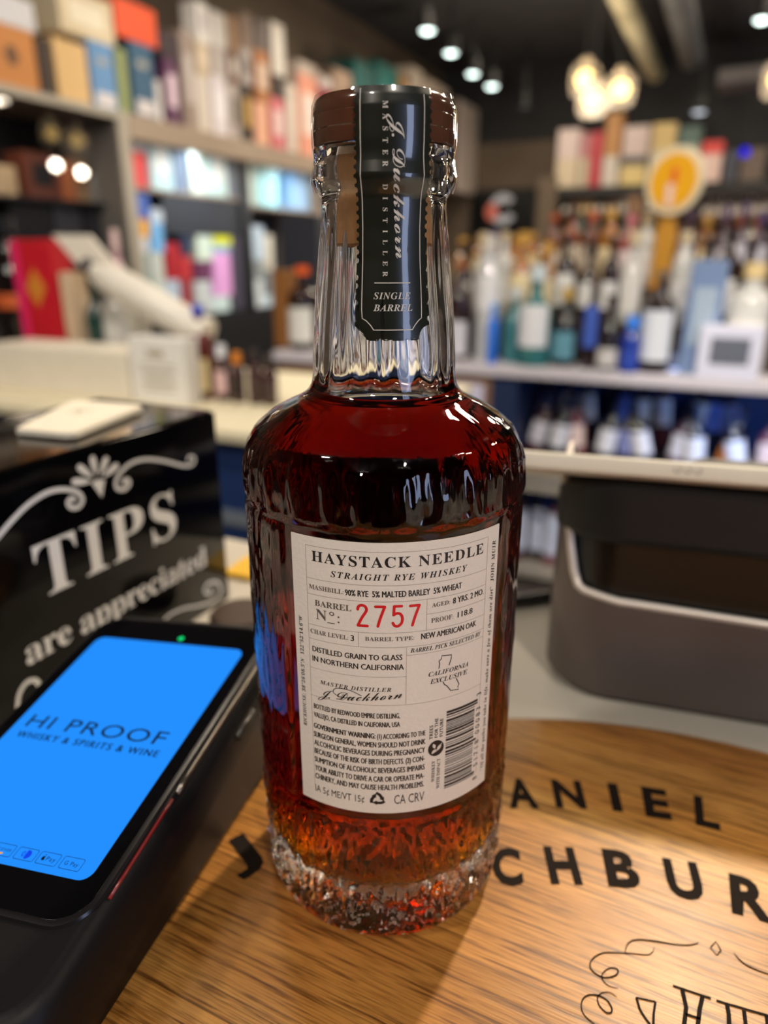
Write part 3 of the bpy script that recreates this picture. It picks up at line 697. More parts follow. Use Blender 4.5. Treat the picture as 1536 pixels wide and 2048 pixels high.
# the small apple, with leaf
ap = [(0, .55), (.25, .62), (.5, .5), (.38, .2), (.42, -.1), (.56, -.25), (.4, -.6), (.2, -.7), (0, -.62), (-.2, -.7), (-.42, -.5), (-.56, -.1), (-.52, .3), (-.25, .6)]
ic.flat(([(45.4 + x*.95, 3.65 + y*.95) for x, y in ap], [tuple(range(len(ap)))]), tf)
ic.flat(([(45.4 + x, 4.35 + y) for x, y in [(0, 0), (.3, .1), (.35, .45), (.05, .3)]], [(0, 1, 2, 3)]), tf)
ic.build('payment_icons', m_scrtext, scr)
dn = MB(); dn.flat(ring2(39.5, 3.7, .75, 1.05, 14, rad(120), rad(240)), tf); dn.flat(ribbon([(39.3, 3.0), (39.3, 4.4)], .2, caps=False), tf)
dn.flat(([(40.1 + 1.25*math.cos(rad(a)), 3.7 + 1.25*math.sin(rad(a))) for a in range(-110, 111, 10)], [tuple(range(23))]), tf)
dn.build('club_card_icon', glow((20, 70, 235), .9, 'icon_blue'), scr)
og = MB(); og.flat(ribbon([(29.5, 2.1), (32.6, 2.7)], .6), lambda x, y: T(x, y, .47)); og.build('orange_icon', glow((240, 170, 70), .9, 'icon_orange'), scr)
ld = MB(); ld.flat(disc2(34.0, 93.9, 1.15, 1.15), lambda x, y: T(x, y, .4)); l_ = ld.build('status_light', glow((20, 220, 120), 1.1, 'led_green'), term); l_['label'] = 'small green status light'
# bevel reflection built as a tube, slots and side buttons on the right flank
MB().tube([T(69.5, v, -1.0) for v in range(30, 102, 6)], .0011, 8).build('bevel_reflection', paint((120, 114, 106), .25, metal=.9), term, True)
sl_ = MB().tube([T(69.3, v, -1.1) for v in (-2, 6, 14, 22, 28)], .0006, 6).build('edge_light', paint((120, 18, 24), .3, coat=.5), term, True); sl_['label'] = 'thin red line on the right edge'
for v0, v1 in ((58, 70), (76, 88)):
    MB().tube([T(73.4, v, -7.0) for v in (v0, (v0 + v1)/2, v1)], .0013, 8).build('side_button', paint((52, 48, 46), .4), term, True)
# card slot in the front lip
MB().loft([[T(u, v, w) for u, v, w in [(2, -33.4, -2.0), (48, -33.4, -2.0), (48, -35.6, -9), (2, -35.6, -9)]], [T(u, v, w) for u, v, w in [(2, -30, -.3), (48, -30, -.3), (48, -36.4, -9), (2, -36.4, -9)]]]).build('card_slot', paint((3, 3, 4), .7), term)

# ================================================================== TIP BOX
tp = empty('tip_box', (-.1113, .249, -.02), rad(64))
tag(tp, 'glossy black tip box with white TIPS lettering behind the card terminal', 'tip box')
W_, D_, H_ = .197, .104, .1365
MB().box((-W_/2, D_/2, H_/2 - .0004), (W_, D_, H_ - .0008), .0012).build('box_body', paint((3, 3, 5), .09, var=.05, spec=.22), tp, 35)
lidm = paint((118, 108, 100), .07, metal=1.0, var=.05)
MB().box((-W_/2, D_/2, H_ - .0002), (W_ - .004, D_ - .004, .0016), .0004).build('mirror_lid', lidm, tp)
m_white = paint((224, 224, 226), .5, var=.04)
tpf = lambda s, z: (s/1000, -.0003, z/1000 + .02)
tb = MB(); tb.flat(text_fit('TIPS', 'sb', -149, -46.5, 46.2, 76.0), tpf); tb.build('lettering', m_white, tp)
ta_ = MB(); tx = glyphs(style('are appreciated', 'sb'), 'ss', .96)
x0 = min(v[0] for v in tx[0]); x1 = max(v[0] for v in tx[0])
ta_.flat(([(-163 + (x - x0)/(x1 - x0)*141.5, 14.8 + y*20.6) for x, y in tx[0]], tx[1]), tpf); ta_.build('small_lettering', m_white, tp)
def swirl(pts, w0, w1):
    q = smooth_pts(pts, 6); n = len(q); MB().flat(ribbon([(v.x, v.y) for v in q], [w0 + (w1 - w0)*i/(n - 1) for i in range(n)]), tpf).build('scroll', m_white, tp)
swirl([(-180, 73), (-170, 83), (-163.6, 87.5), (-156.9, 91.7), (-146.7, 96.9), (-135.5, 99.7), (-125.6, 98.8), (-116.9, 94.7), (-114.2, 89.8), (-117.2, 86.6), (-121.8, 87.6), (-123.6, 90.8), (-121.3, 92.6), (-119.2, 91.2)], 2.6, 2.4)
swirl([(-30.4, 90.2), (-29.2, 92.2), (-25.4, 91.6), (-24.1, 88.9), (-27.1, 86.6), (-35.5, 88.2), (-50.8, 95.0), (-65.4, 99.8), (-76.9, 100.5), (-85.7, 97.4), (-89.9, 93.2), (-89.9, 88.9), (-84.7, 86.9), (-80.6, 88.8), (-81.4, 91.6), (-84.3, 92.0), (-84.6, 90.4)], 1.6, 2.6)
swirl([(-69.6, -8.1), (-62.5, -5.0), (-48.9, -6.2), (-31.3, -11.6), (-16.1, -14.4), (-9.6, -10.2), (-12.6, -2.5), (-22.1, 0.8), (-26.4, -2.8), (-21.8, -7.5), (-18, -5.5)], 1.6, 2.4)
swirl([(-122, -8.1), (-129, -5.0), (-142, -6.2), (-160, -11.6), (-172, -9), (-171, 1), (-165.5, 6.0), (-160.4, 4.6), (-158.6, 0.5)], 1.6, 2.6)
fl = MB()
for tx_, ty_ in [(-117.5, 100.6), (-112.8, 107.2), (-103.8, 109.6), (-95.0, 107.0), (-88.6, 101.6)]:
    bx, by = -102.6, 96.6; k = .30
    ax, ay = bx + (tx_ - bx)*k, by + (ty_ - by)*k
    fl.flat(ribbon([(ax + (tx_ - ax)*i/6, ay + (ty_ - ay)*i/6) for i in range(7)], [.6 + 3.4*math.sin(PI*.62*i/6) for i in range(7)]), tpf)
fl.flat(([(-106.8, 96.8), (-103, 97.9), (-97.6, 96.2), (-101.3, 87.0)], [(0, 1, 2, 3)]), tpf)
fl.build('fan_ornament', m_white, tp)
# white card lying on the lid
cd = empty('white_card', (-.1113, .249, .1185), rad(64))
tag(cd, 'white folded card lying on top of the black tip box', 'card')
MB().prism([(-.1075, .052), (-.032, .092), (-.026, .040), (-.030, .034), (-.099, .015), (-.103, .019)], 0, .0032).build('card', paint((228, 222, 208), .55, var=.04), cd)
mk = MB(); mk.flat(ribbon([(-.062, .054), (-.054, .062)], .0014), lambda x, y: (x, y, .0034)); mk.flat(ribbon([(-.062, .061), (-.053, .054)], .0014), lambda x, y: (x, y, .0034)); mk.build('printed_mark', paint((150, 146, 140), .6), cd)
# small things on the counter
o = MB().box((0, 0, .002), (.05, .035, .004), .0005).build('note_pad', paint((232, 182, 40), .6, var=.1), loc=(-.094, .292, -.02), rot=rad(-20)); tag(o, 'small yellow note pad on the counter behind the tip box', 'note pad')
o = MB().lathe([(.020, 0), (.021, .002), (.021, .010), (.019, .012)], 32).build('coaster', paint((58, 40, 30), .5, var=.3), None, 40, (-.094, .205, -.02)); tag(o, 'small round dark brown holder on the counter by the tip box corner', 'holder')
pn = empty('marker_pen', (.100, .236, -.0155), rad(15)); tag(pn, 'dark marker pen with blue tip on the counter left of the register', 'pen')
MB().tube([(-.012, 0, 0), (.004, 0, 0), (.05, .002, 0)], [.0044, .0044, .0042], 12).build('barrel', paint((26, 30, 34), .3, coat=.5), pn, 40)
MB().tube([(-.030, 0, 0), (-.014, 0, 0)], [.0030, .0045], 12).build('cap', paint((60, 130, 210), .3, coat=.5), pn, 40)

# ================================================================== REGISTER
reg = empty('cash_register', (.1363, .1141, -.02), rad(-17))
tag(reg, 'grey and black register printer carrying a white tilted screen, right of the bottle', 'cash register')
m_grey = paint((104, 95, 92), .48, metal=.5, var=.05, scale=30); m_rimlight = paint((226, 218, 210), .35, metal=.4)
def per(w0, w1, d, r, off=0.0, n=14):
    """rounded footprint: x from w0 to w1, y from 0 to d"""
    return rrect(w1 - w0 + 2*off, d + 2*off, r + off, (w0 + w1)/2, d/2, n)
X0, X1, DP, RC = -.0505, .150, .135, .036
def rim_h(x, y):
    h = .0575
    k = 1 - sstep(-.0500, -.0325, x); k2 = sstep(.133, .150, x)
    h = .0575 + (.006*(1 - sstep(-.034, .02, x))) + .056*max(k, k2)**1.6
    return h
sh = MB(); po = per(X0, X1, DP, RC); pi_ = per(X0, X1, DP, RC, -.0035)
sh.loft([[(x, y, .004) for x, y in per(X0, X1, DP, RC, -.002)], [(x, y, .007) for x, y in po], [(x, y, .5*rim_h(x, y)) for x, y in po], [(x, y, rim_h(x, y)) for x, y in po], [(x, y, rim_h(x, y) + .0012) for x, y in pi_], [(x, y, .012) for x, y in per(X0, X1, DP, RC, -.0036)]])
sh.build('outer_shell', m_grey, reg, 35)
rp = [(x, y, rim_h(x, y) + .0008) for x, y in per(X0, X1, DP, RC, -.0014)]
MB().tube(rp + [rp[0]], .0021, 8, False).build('bright_rim', m_rimlight, reg, True)
MB().loft([[(x, y, 0) for x, y in per(X0, X1, DP, RC, -.006)], [(x, y, .0045) for x, y in per(X0, X1, DP, RC, -.003)]]).build('foot', paint((14, 14, 14), .6), reg, 40)
def slope(y): return -.31*y
m_bm = paint((8, 8, 9), .55, var=.2, scale=200)
MB().loft([[(x, y, .010) for x, y in per(X0, X1, DP, RC, -.0046)], [(x, y, .0945 + .3*slope(y)) for x, y in per(X0, X1, DP, RC, -.0046)]]).build('printer_front', paint((5, 5, 6), .3, var=.1), reg, 40)
MB().loft([[(x, y, .0945 + .3*slope(y)) for x, y in per(X0, X1, DP, RC, -.002)], [(x, y, .098 + .5*slope(y)) for x, y in per(X0, X1, DP, RC, .001)], [(x, y, .124 + slope(y)) for x, y in per(X0, X1, DP, RC, .001)], [(x, y, .1285 + slope(y)) for x, y in per(X0, X1, DP, RC, -.005)]]).build('top_cover', m_bm, reg, 35)
dsp_m = paint((226, 220, 204), .4, var=.03)
tilt = Matrix.Translation((0, -.004, .1315)) @ Matrix.Rotation(rad(-17), 4, 'X')
ds = MB().loft([[tilt @ Vector((x, y, z)) for x, y in rrect(.345 + 2*o_, .215 + 2*o_, .012, .0875, .1075, 5)] for z, o_ in ((-.0005, -.006), (.0012, -.001), (.003, 0), (.0085, 0), (.0095, -.001))]).build('display', dsp_m, reg, 40)
MB().loft([[tilt @ Vector((x, y, z)) for x, y in rrect(.318, .190, .005, .0875, .1075, 4)] for z in (.0094, .0098)]).build('display_glass', m_blackgloss, ds, 40)
lg = MB()
for k in (-1, 0, 1): lg.add(*(lambda vf: ([(tilt @ Vector((x, -.0003, y))) for x, y in vf[0]], vf[1]))(ring2(.0083 + k*.0046, .0056, .0011, .0017, 16, rad(-200), rad(70))))
lg.build('maker_emblem', paint((150, 146, 138), .5), ds)
MB().box((.05, .075, .104), (.06, .05, .03), .006).build('display_mount', m_bm, reg, 40)

# ================================================================== SHELVES AND BIG FURNITURE
m_beam = paint((158, 140, 122), .6, var=.08, scale=10); m_dkframe = paint((20, 22, 27), .5, var=.2); m_navyp = paint((38, 43, 54), .55, var=.15)
m_back = paint((58, 62, 72), .7, var=.1); m_wood = paint((126, 92, 62), .55, var=.2, scale=14); m_wood_d = paint((64, 50, 40), .55, var=.2, scale=14)
ws = room_empty('shelving_unit', 5.2, -3.4, FLOOR_Z)
tag(ws, 'long wall shelf unit with brown beam and lit bays along the left wall', 'shelf')
rbox(ws, 'top_beam', 3.415, 7.4, -3.72, -3.23, .865, .998, m_beam, .004)
rbox(ws, 'back_panel', 3.415, 7.4, -3.74, -3.70, FLOOR_Z, .865, m_back)
rbox(ws, 'shelf_board', 3.415, 4.53, -3.70, -3.285, .595, .613, m_beam)
rbox(ws, 'shelf_board', 4.64, 7.4, -3.70, -3.285, .562, .580, m_beam)
rbox(ws, 'shelf_board', 3.415, 7.4, -3.70, -3.285, -.20, -.175, m_dkframe)
rbox(ws, 'base_cabinet', 3.415, 7.4, -3.70, -3.26, FLOOR_Z, -.20, m_dkframe)
rbox(ws, 'header_panel', 3.70, 4.53, -3.31, -3.295, .352, .594, m_navyp)
rbox(ws, 'upright', 4.53, 4.64, -3.70, -3.27, -.175, .865, m_dkframe)
rbox(ws, 'upright', 5.62, 5.70, -3.70, -3.27, -.175, .865, m_beam)
rbox(ws, 'header_panel', 5.75, 6.9, -3.31, -3.295, .33, .52, m_navyp)
gc = room_empty('glass_cabinet', 2.8, -3.5, FLOOR_Z)
tag(gc, 'glass fronted cabinet with grey frame and dark interior at the far left', 'cabinet')
m_frame = paint((164, 156, 142), .45, var=.05)
rbox(gc, 'top_panel', 1.7, 3.415, -3.74, -3.235, .955, .998, m_frame, .003)
rbox(gc, 'door_frame', 3.325, 3.412, -3.74, -3.235, FLOOR_Z, .955, m_frame, .003)
rbox(gc, 'back_panel', 1.7, 3.325, -3.74, -3.71, FLOOR_Z, .955, paint((12, 13, 17), .6))
rbox(gc, 'shelf_board', 1.7, 3.325, -3.71, -3.40, .50, .514, paint((40, 40, 44), .5))
rbox(gc, 'shelf_board', 1.7, 3.325, -3.71, -3.40, .178, .191, paint((40, 40, 44), .5))
rbox(gc, 'base_panel', 1.7, 3.325, -3.70, -3.25, FLOOR_Z, -.12, paint((24, 24, 28), .5))
rbox(gc, 'glass_door', 1.7, 3.325, -3.262, -3.256, -.12, .955, clear_pane('cabinet_glass', (.8, .81, .84), 1.8))
# display table with the blue wine rack
dt = room_empty('display_table', 2.9, -.3, FLOOR_Z)
tag(dt, 'long display table with grey top and blue lower wine rack, right of the bottle', 'table')
m_top = paint((206, 200, 206), .4, var=.05, scale=12)
rbox(dt, 'table_top', 2.42, 3.5, -1.66, 2.2, -.212, -.17, m_top, .004)
rbox(dt, 'end_frame', 2.44, 3.46, -1.64, -.685, FLOOR_Z, -.212, m_wood, .003)
m_pink = paint((216, 164, 190), .6, var=.06); m_lil = paint((204, 202, 226), .6, var=.05)
rbox(dt, 'pink_poster', 2.434, 2.440, -1.53, -1.22, -.75, -.27, m_pink)
rbox(dt, 'lilac_poster', 2.434, 2.440, -1.05, -.715, -.75, -.25, m_lil)
m_rackblue = paint((22, 60, 132), .5, var=.25, scale=8)
rbox(dt, 'rack_back', 2.92, 2.95, -.685, 2.2, FLOOR_Z, -.212, m_rackblue)
rbox(dt, 'rack_side', 2.44, 2.92, -.685, -.585, FLOOR_Z, -.212, paint((24, 40, 74), .5))
rbox(dt, 'rack_board', 2.47, 2.92, -.585, 2.2, -.612, -.587, m_frame)
rbox(dt, 'rack_step', 2.70, 2.92, -.585, 2.2, -.587, -.532, paint((16, 22, 36), .6))
rbox(dt, 'rack_lip', 2.455, 2.469, -.585, 2.2, -.655, -.625, m_frame)
rbox(dt, 'rack_board', 2.47, 2.92, -.585, 2.2, -1.03, -1.002, m_frame)
rs = room_empty('bottle_riser', 2.9, -.2, -.17)
tag(rs, 'three stepped dark riser on the display table under the bottle rows', 'riser')
rbox(rs, 'step', 2.605, 2.765, -1.0, 1.4, -.17, -.021, m_wood_d); rbox(rs, 'step', 2.77, 3.005, -1.0, 1.4, -.17, .099, m_wood_d); rbox(rs, 'step', 3.01, 3.3, -1.0, 1.4, -.17, .109, m_wood_d)
# near island on the left
di = room_empty('display_island', 1.5, -1.3, FLOOR_Z)
tag(di, 'cream topped display island with navy front behind the tip box', 'table')
rbox(di, 'island_top', 1.12, 1.95, -2.1, -.60, -.198, -.17, paint((226, 216, 186), .5, var=.05), .004)
rbox(di, 'island_front', 1.16, 1.90, -2.06, -.64, FLOOR_Z, -.198, paint((26, 50, 98), .5, var=.15))
rbox(di, 'front_band', 1.150, 1.160, -2.06, -.64, -.42, -.385, paint((110, 118, 128), .5))
# back wall shelf
bs = room_empty('tall_shelving', 9.45, -.4, FLOOR_Z)
tag(bs, 'tall brown shelf unit on the back wall under the round pendant lamps', 'shelf')
rbox(bs, 'top_board', 9.28, 9.7, -2.0, 2.6, .88, .998, paint((24, 22, 22), .6))
for z in (.285, .622 - .0, .709): rbox(bs, 'shelf_board', 9.30, 9.7, -2.0 if z < .6 or z > .7 else -.45, 2.6 if z < .7 else -.45, z - .02, z - .001, m_wood)
rbox(bs, 'side_panel', 9.28, 9.7, -2.24, -2.0, FLOOR_Z, 1.12, m_wall)
rbox(bs, 'divider', 9.28, 9.7, -1.16, -1.0, .30, .88, m_wood)
rbox(bs, 'back_panel', 9.7, 9.74, -2.0, 2.6, FLOOR_Z, .88, m_wood_d)
rbox(bs, 'base_cabinet', 9.3, 9.7, -2.0, 2.6, FLOOR_Z, .24, m_wood_d)
# screen on the back wall with a ring picture
tv = room_empty('wall_screen', 9.9, -2.75, .45)
tag(tv, 'black wall screen with a white and red ring picture, right of the bottle neck', 'screen')
rbox(tv, 'panel', 9.90, 9.96, -3.30, -2.26, .40, 1.06, paint((16, 18, 20), .3))
pic = MB(); pic.flat(ring2(-.10, .36, .09, .19, 24, rad(40), rad(330)), lambda x, y: (x, -.004, y)); pic.build('ring_picture', glow((206, 196, 188), .55, 'screen_white'), tv)
pic = MB(); pic.flat(disc2(-.25, .33, .085, .11), lambda x, y: (x, -.006, y)); pic.build('red_picture', glow((222, 116, 92), .6, 'screen_red'), tv)

# ================================================================== HANGING THINGS
m_bulb = glow((255, 208, 120), 5.0, 'bulb'); m_jar = glass_mat('jar_glass', 1.25, (.98, .95, .9), rough=.15)
def frosted():
    m, t, p = new_mat('frosted_shade'); t.nodes.remove(p); N = t.nodes
    tr = N.new('ShaderNodeBsdfTransparent'); tl = N.new('ShaderNodeBsdfTranslucent'); tl.inputs[0].default_value = (.95, .88, .78, 1)
    df = N.new('ShaderNodeBsdfDiffuse'); df.inputs[0].default_value = (.9, .85, .78, 1)
    a = N.new('ShaderNodeMixShader'); a.inputs[0].default_value = .5; b = N.new('ShaderNodeMixShader'); b.inputs[0].default_value = .16
    t.links.new(tl.outputs[0], a.inputs[1]); t.links.new(df.outputs[0], a.inputs[2]); t.links.new(tr.outputs[0], b.inputs[1]); t.links.new(a.outputs[0], b.inputs[2])
    t.links.new(b.outputs[0], N['Material Output'].inputs[0]); return m
m_frost = frosted()
def pendant(a, b, z, label, energy, lean=0.0):
    o = room_empty('pendant_lamp', a, b, z); tag(o, label, 'lamp', 'round glass pendant lamps')
    MB().lathe([(0, -.07), (.036, -.06), (.066, -.024), (.072, .0), (.066, .024), (.036, .06), (0, .07)], 24).build('bulb', m_bulb, o, True)
    MB().lathe([(.066, -.13), (.105, -.11), (.118, -.05), (.118, .06), (.09, .105), (.045, .12)], 28, closed=True).build('glass_shade', m_frost, o, True)
    MB().lathe([(0, .115), (.048, .115), (.048, .15), (.012, .165), (0, .165)], 20).build('socket', paint((190, 176, 150), .4), o, 40)
    MB().tube([(0, 0, .16), (lean, 0, CEIL_H - z)], .008, 8).build('cord', paint((30, 30, 30), .6), o)
    l = light('pendant_light', 'POINT', R(a, b, z - .32), energy*.6, WARM, size=.05); return o
pendant(6.6, -1.245, 1.585, 'upper left pendant lamp with glowing bulb, right of the bottle cap', 30)
pendant(6.33, -1.12, 1.39, 'lowest pendant lamp of the three, below the upper left one', 30)
pendant(6.6, -.955, 1.49, 'right pendant lamp with glowing bulb in the cluster of three', 30, -.26)
pendant(6.28, .50, 1.50, 'pendant lamp just outside the frame at the right', 24)
pendant(6.35, .20, 1.42, 'second pendant lamp outside the frame at the right', 24)
m_lens = glow((235, 255, 246), 6.0, 'spot_lens'); m_lens2 = glow((235, 240, 250), 1.4, 'spot_lens_dim')
def spot(a, b, z, label, m=m_lens, r=.062):
    o = room_empty('track_spotlight', a, b, z); tag(o, label, 'spotlight', 'ceiling spotlights')
    MB().lathe([(r*1.02, -.005), (r*1.12, .03), (r*1.0, .14), (r*.5, .16), (0, .16)], 24).build('housing', paint((9, 9, 10), .6), o, 40)
    MB().lathe([(0, -.022), (r*.6, -.016), (r, 0), (0, .001)], 24).build('lens', m, o, True)
    MB().tube([(0, 0, .15), (0, 0, CEIL_H - z)], .012, 8).build('stem', paint((24, 24, 26), .5), o)
spot(6.29, -2.53, 2.0, 'nearest ceiling spotlight of the row left of the pendant lamps')
spot(7.03, -2.59, 2.0, 'second ceiling spotlight of the row left of the pendant lamps')
spot(7.89, -2.66, 2.0, 'third ceiling spotlight of the row left of the pendant lamps')
spot(8.53, -2.65, 2.0, 'farthest lit ceiling spotlight of the row left of the pendant lamps', m_lens, .07)
spot(9.0, -2.386, 1.86, 'dim ceiling spotlight beyond the row of four', glow((120, 116, 110), .5, 'spot_off'))
spot(8.9, -.48, 1.65, 'single white ceiling spotlight above the orange round sign', m_lens2, .075)
spot(6.0, .02, 1.72, 'bright ceiling spotlight at the right edge of the picture', m_lens, .05)
spot(6.1, -1.21, 2.16, 'ceiling spotlight at the top edge beside the air duct', glow((255, 236, 190), 1.5, 'spot_warm'), .08)
bl_ = room_empty('blue_beacon', 9.0, .02, 1.25); tag(bl_, 'small deep blue light hanging at the far right', 'light')
MB().lathe([(0, -.05), (.045, -.03), (.05, 0), (.03, .04), (0, .05)], 20).build('bulb', glow((22, 14, 220), 1.2, 'beacon'), bl_, True)
MB().tube([(0, 0, .04), (0, 0, CEIL_H - 1.25)], .006, 6).build('cord', paint((30, 30, 30), .6), bl_)
def duct(a0, a1, b, z, r, col, label):
    o = room_empty('air_duct', a0, b, z); tag(o, label, 'duct')
    prof = []; n = int((a1 - a0)/.09)
    pts = [(0, (a1 - a0)*i/(2*n), 0) for i in range(2*n + 1)]
    MB().tube(pts, [r*(1.03 if i % 2 else 1) for i in range(2*n + 1)], 28).build('pipe', paint(col, .45, metal=.25, var=.08, scale=8), o, 30)
    for f in (.15, .55, .92):
        y = (a1 - a0)*f; MB().tube([(r*1.08*math.cos(t), y, r*1.08*math.sin(t)) for t in [PI*i/12 for i in range(13)]], .008, 6).build('hanger_strap', paint((60, 60, 62), .5), o)
        MB().tube([(0, y, r), (0, y, CEIL_H - z)], .006, 6).build('hanger_rod', paint((60, 60, 62), .5), o)
duct(4.0, 9.0, -.98, 2.06, .085, (198, 190, 158), 'pale spiral air duct running under the ceiling to the right of the lamps')
duct(4.0, 8.7, -.60, 2.10, .11, (92, 94, 98), 'dark grey air duct beside the pale one under the ceiling')
MB().box((0, 0, 0), (1.1, .5, .12), .01).build('ceiling_unit', paint((88, 84, 86), .6), loc=R(8.2, .25, 1.78), rot=ROOM)
tag(bpy.data.objects['ceiling_unit'], 'flat grey ceiling unit at the upper right behind the ducts', 'ceiling unit')
MB().tube([R(8.2, .25, 1.8), R(8.2, .25, CEIL_H)], .02, 8).build('ceiling_hanger', paint((60, 60, 62), .5)); tag(bpy.data.objects['ceiling_hanger'], 'dark hanger rod above the flat grey ceiling unit', 'rod')
bpy.data.objects['ceiling_hanger'].parent = bpy.data.objects['ceiling_unit']; bpy.data.objects['ceiling_hanger'].matrix_parent_inverse = bpy.data.objects['ceiling_unit'].matrix_basis.inverted()
for k in ('category', 'label'): del bpy.data.objects['ceiling_hanger'][k]

# round orange sign on a post among the bottles
so = room_empty('round_sign', 2.745, -.145, .099); so.rotation_euler[2] = ROOM + rad(-27)
tag(so, 'round orange sign with white rim on a tan post among the bottles', 'sign')
sc_ = .462 - .099
def sdisc(r, y0, y1, name, m, dx=0, dz=0):
    return MB().lathe([(0, 0), (r*.985, 0), (r, .002), (r, y1 - y0 - .002), (r*.985, y1 - y0), (0, y1 - y0)], 48).build(name, m, so, 40)
def upright_disc(r, y0, t, name, m):
    ob = sdisc(r, 0, t, name, m); ob.rotation_euler = (rad(90), 0, 0); ob.location = (0, y0, sc_); return ob
upright_disc(.112, .006, .012, 'white_rim', paint((238, 224, 190), .5, var=.05))
upright_disc(.090, -.0062, .004, 'orange_face', paint((250, 182, 34), .45, var=.08))
fg = MB(); fg.box((.004, -.0120, sc_ + .018), (.022, .003, .05), .001).build('red_figure', paint((232, 96, 52), .5), so)
fg = MB(); fg.box((-.006, -.0120, sc_ - .045), (.028, .003, .075), .001).build('white_figure', paint((244, 214, 204), .5), so)
MB().box((-.02, .022, .105), (.075, .02, .21 + .0), .002).build('post', paint((206, 150, 56), .5, var=.08), so)
MB().box((-.02, .022, .250), (.060, .016, .08), .002).build('post_top', paint((206, 150, 56), .5, var=.08), so)
MB().box((-.02, .022, .003), (.09, .05, .006), .001).build('base', paint((206, 150, 56), .5, var=.08), so)

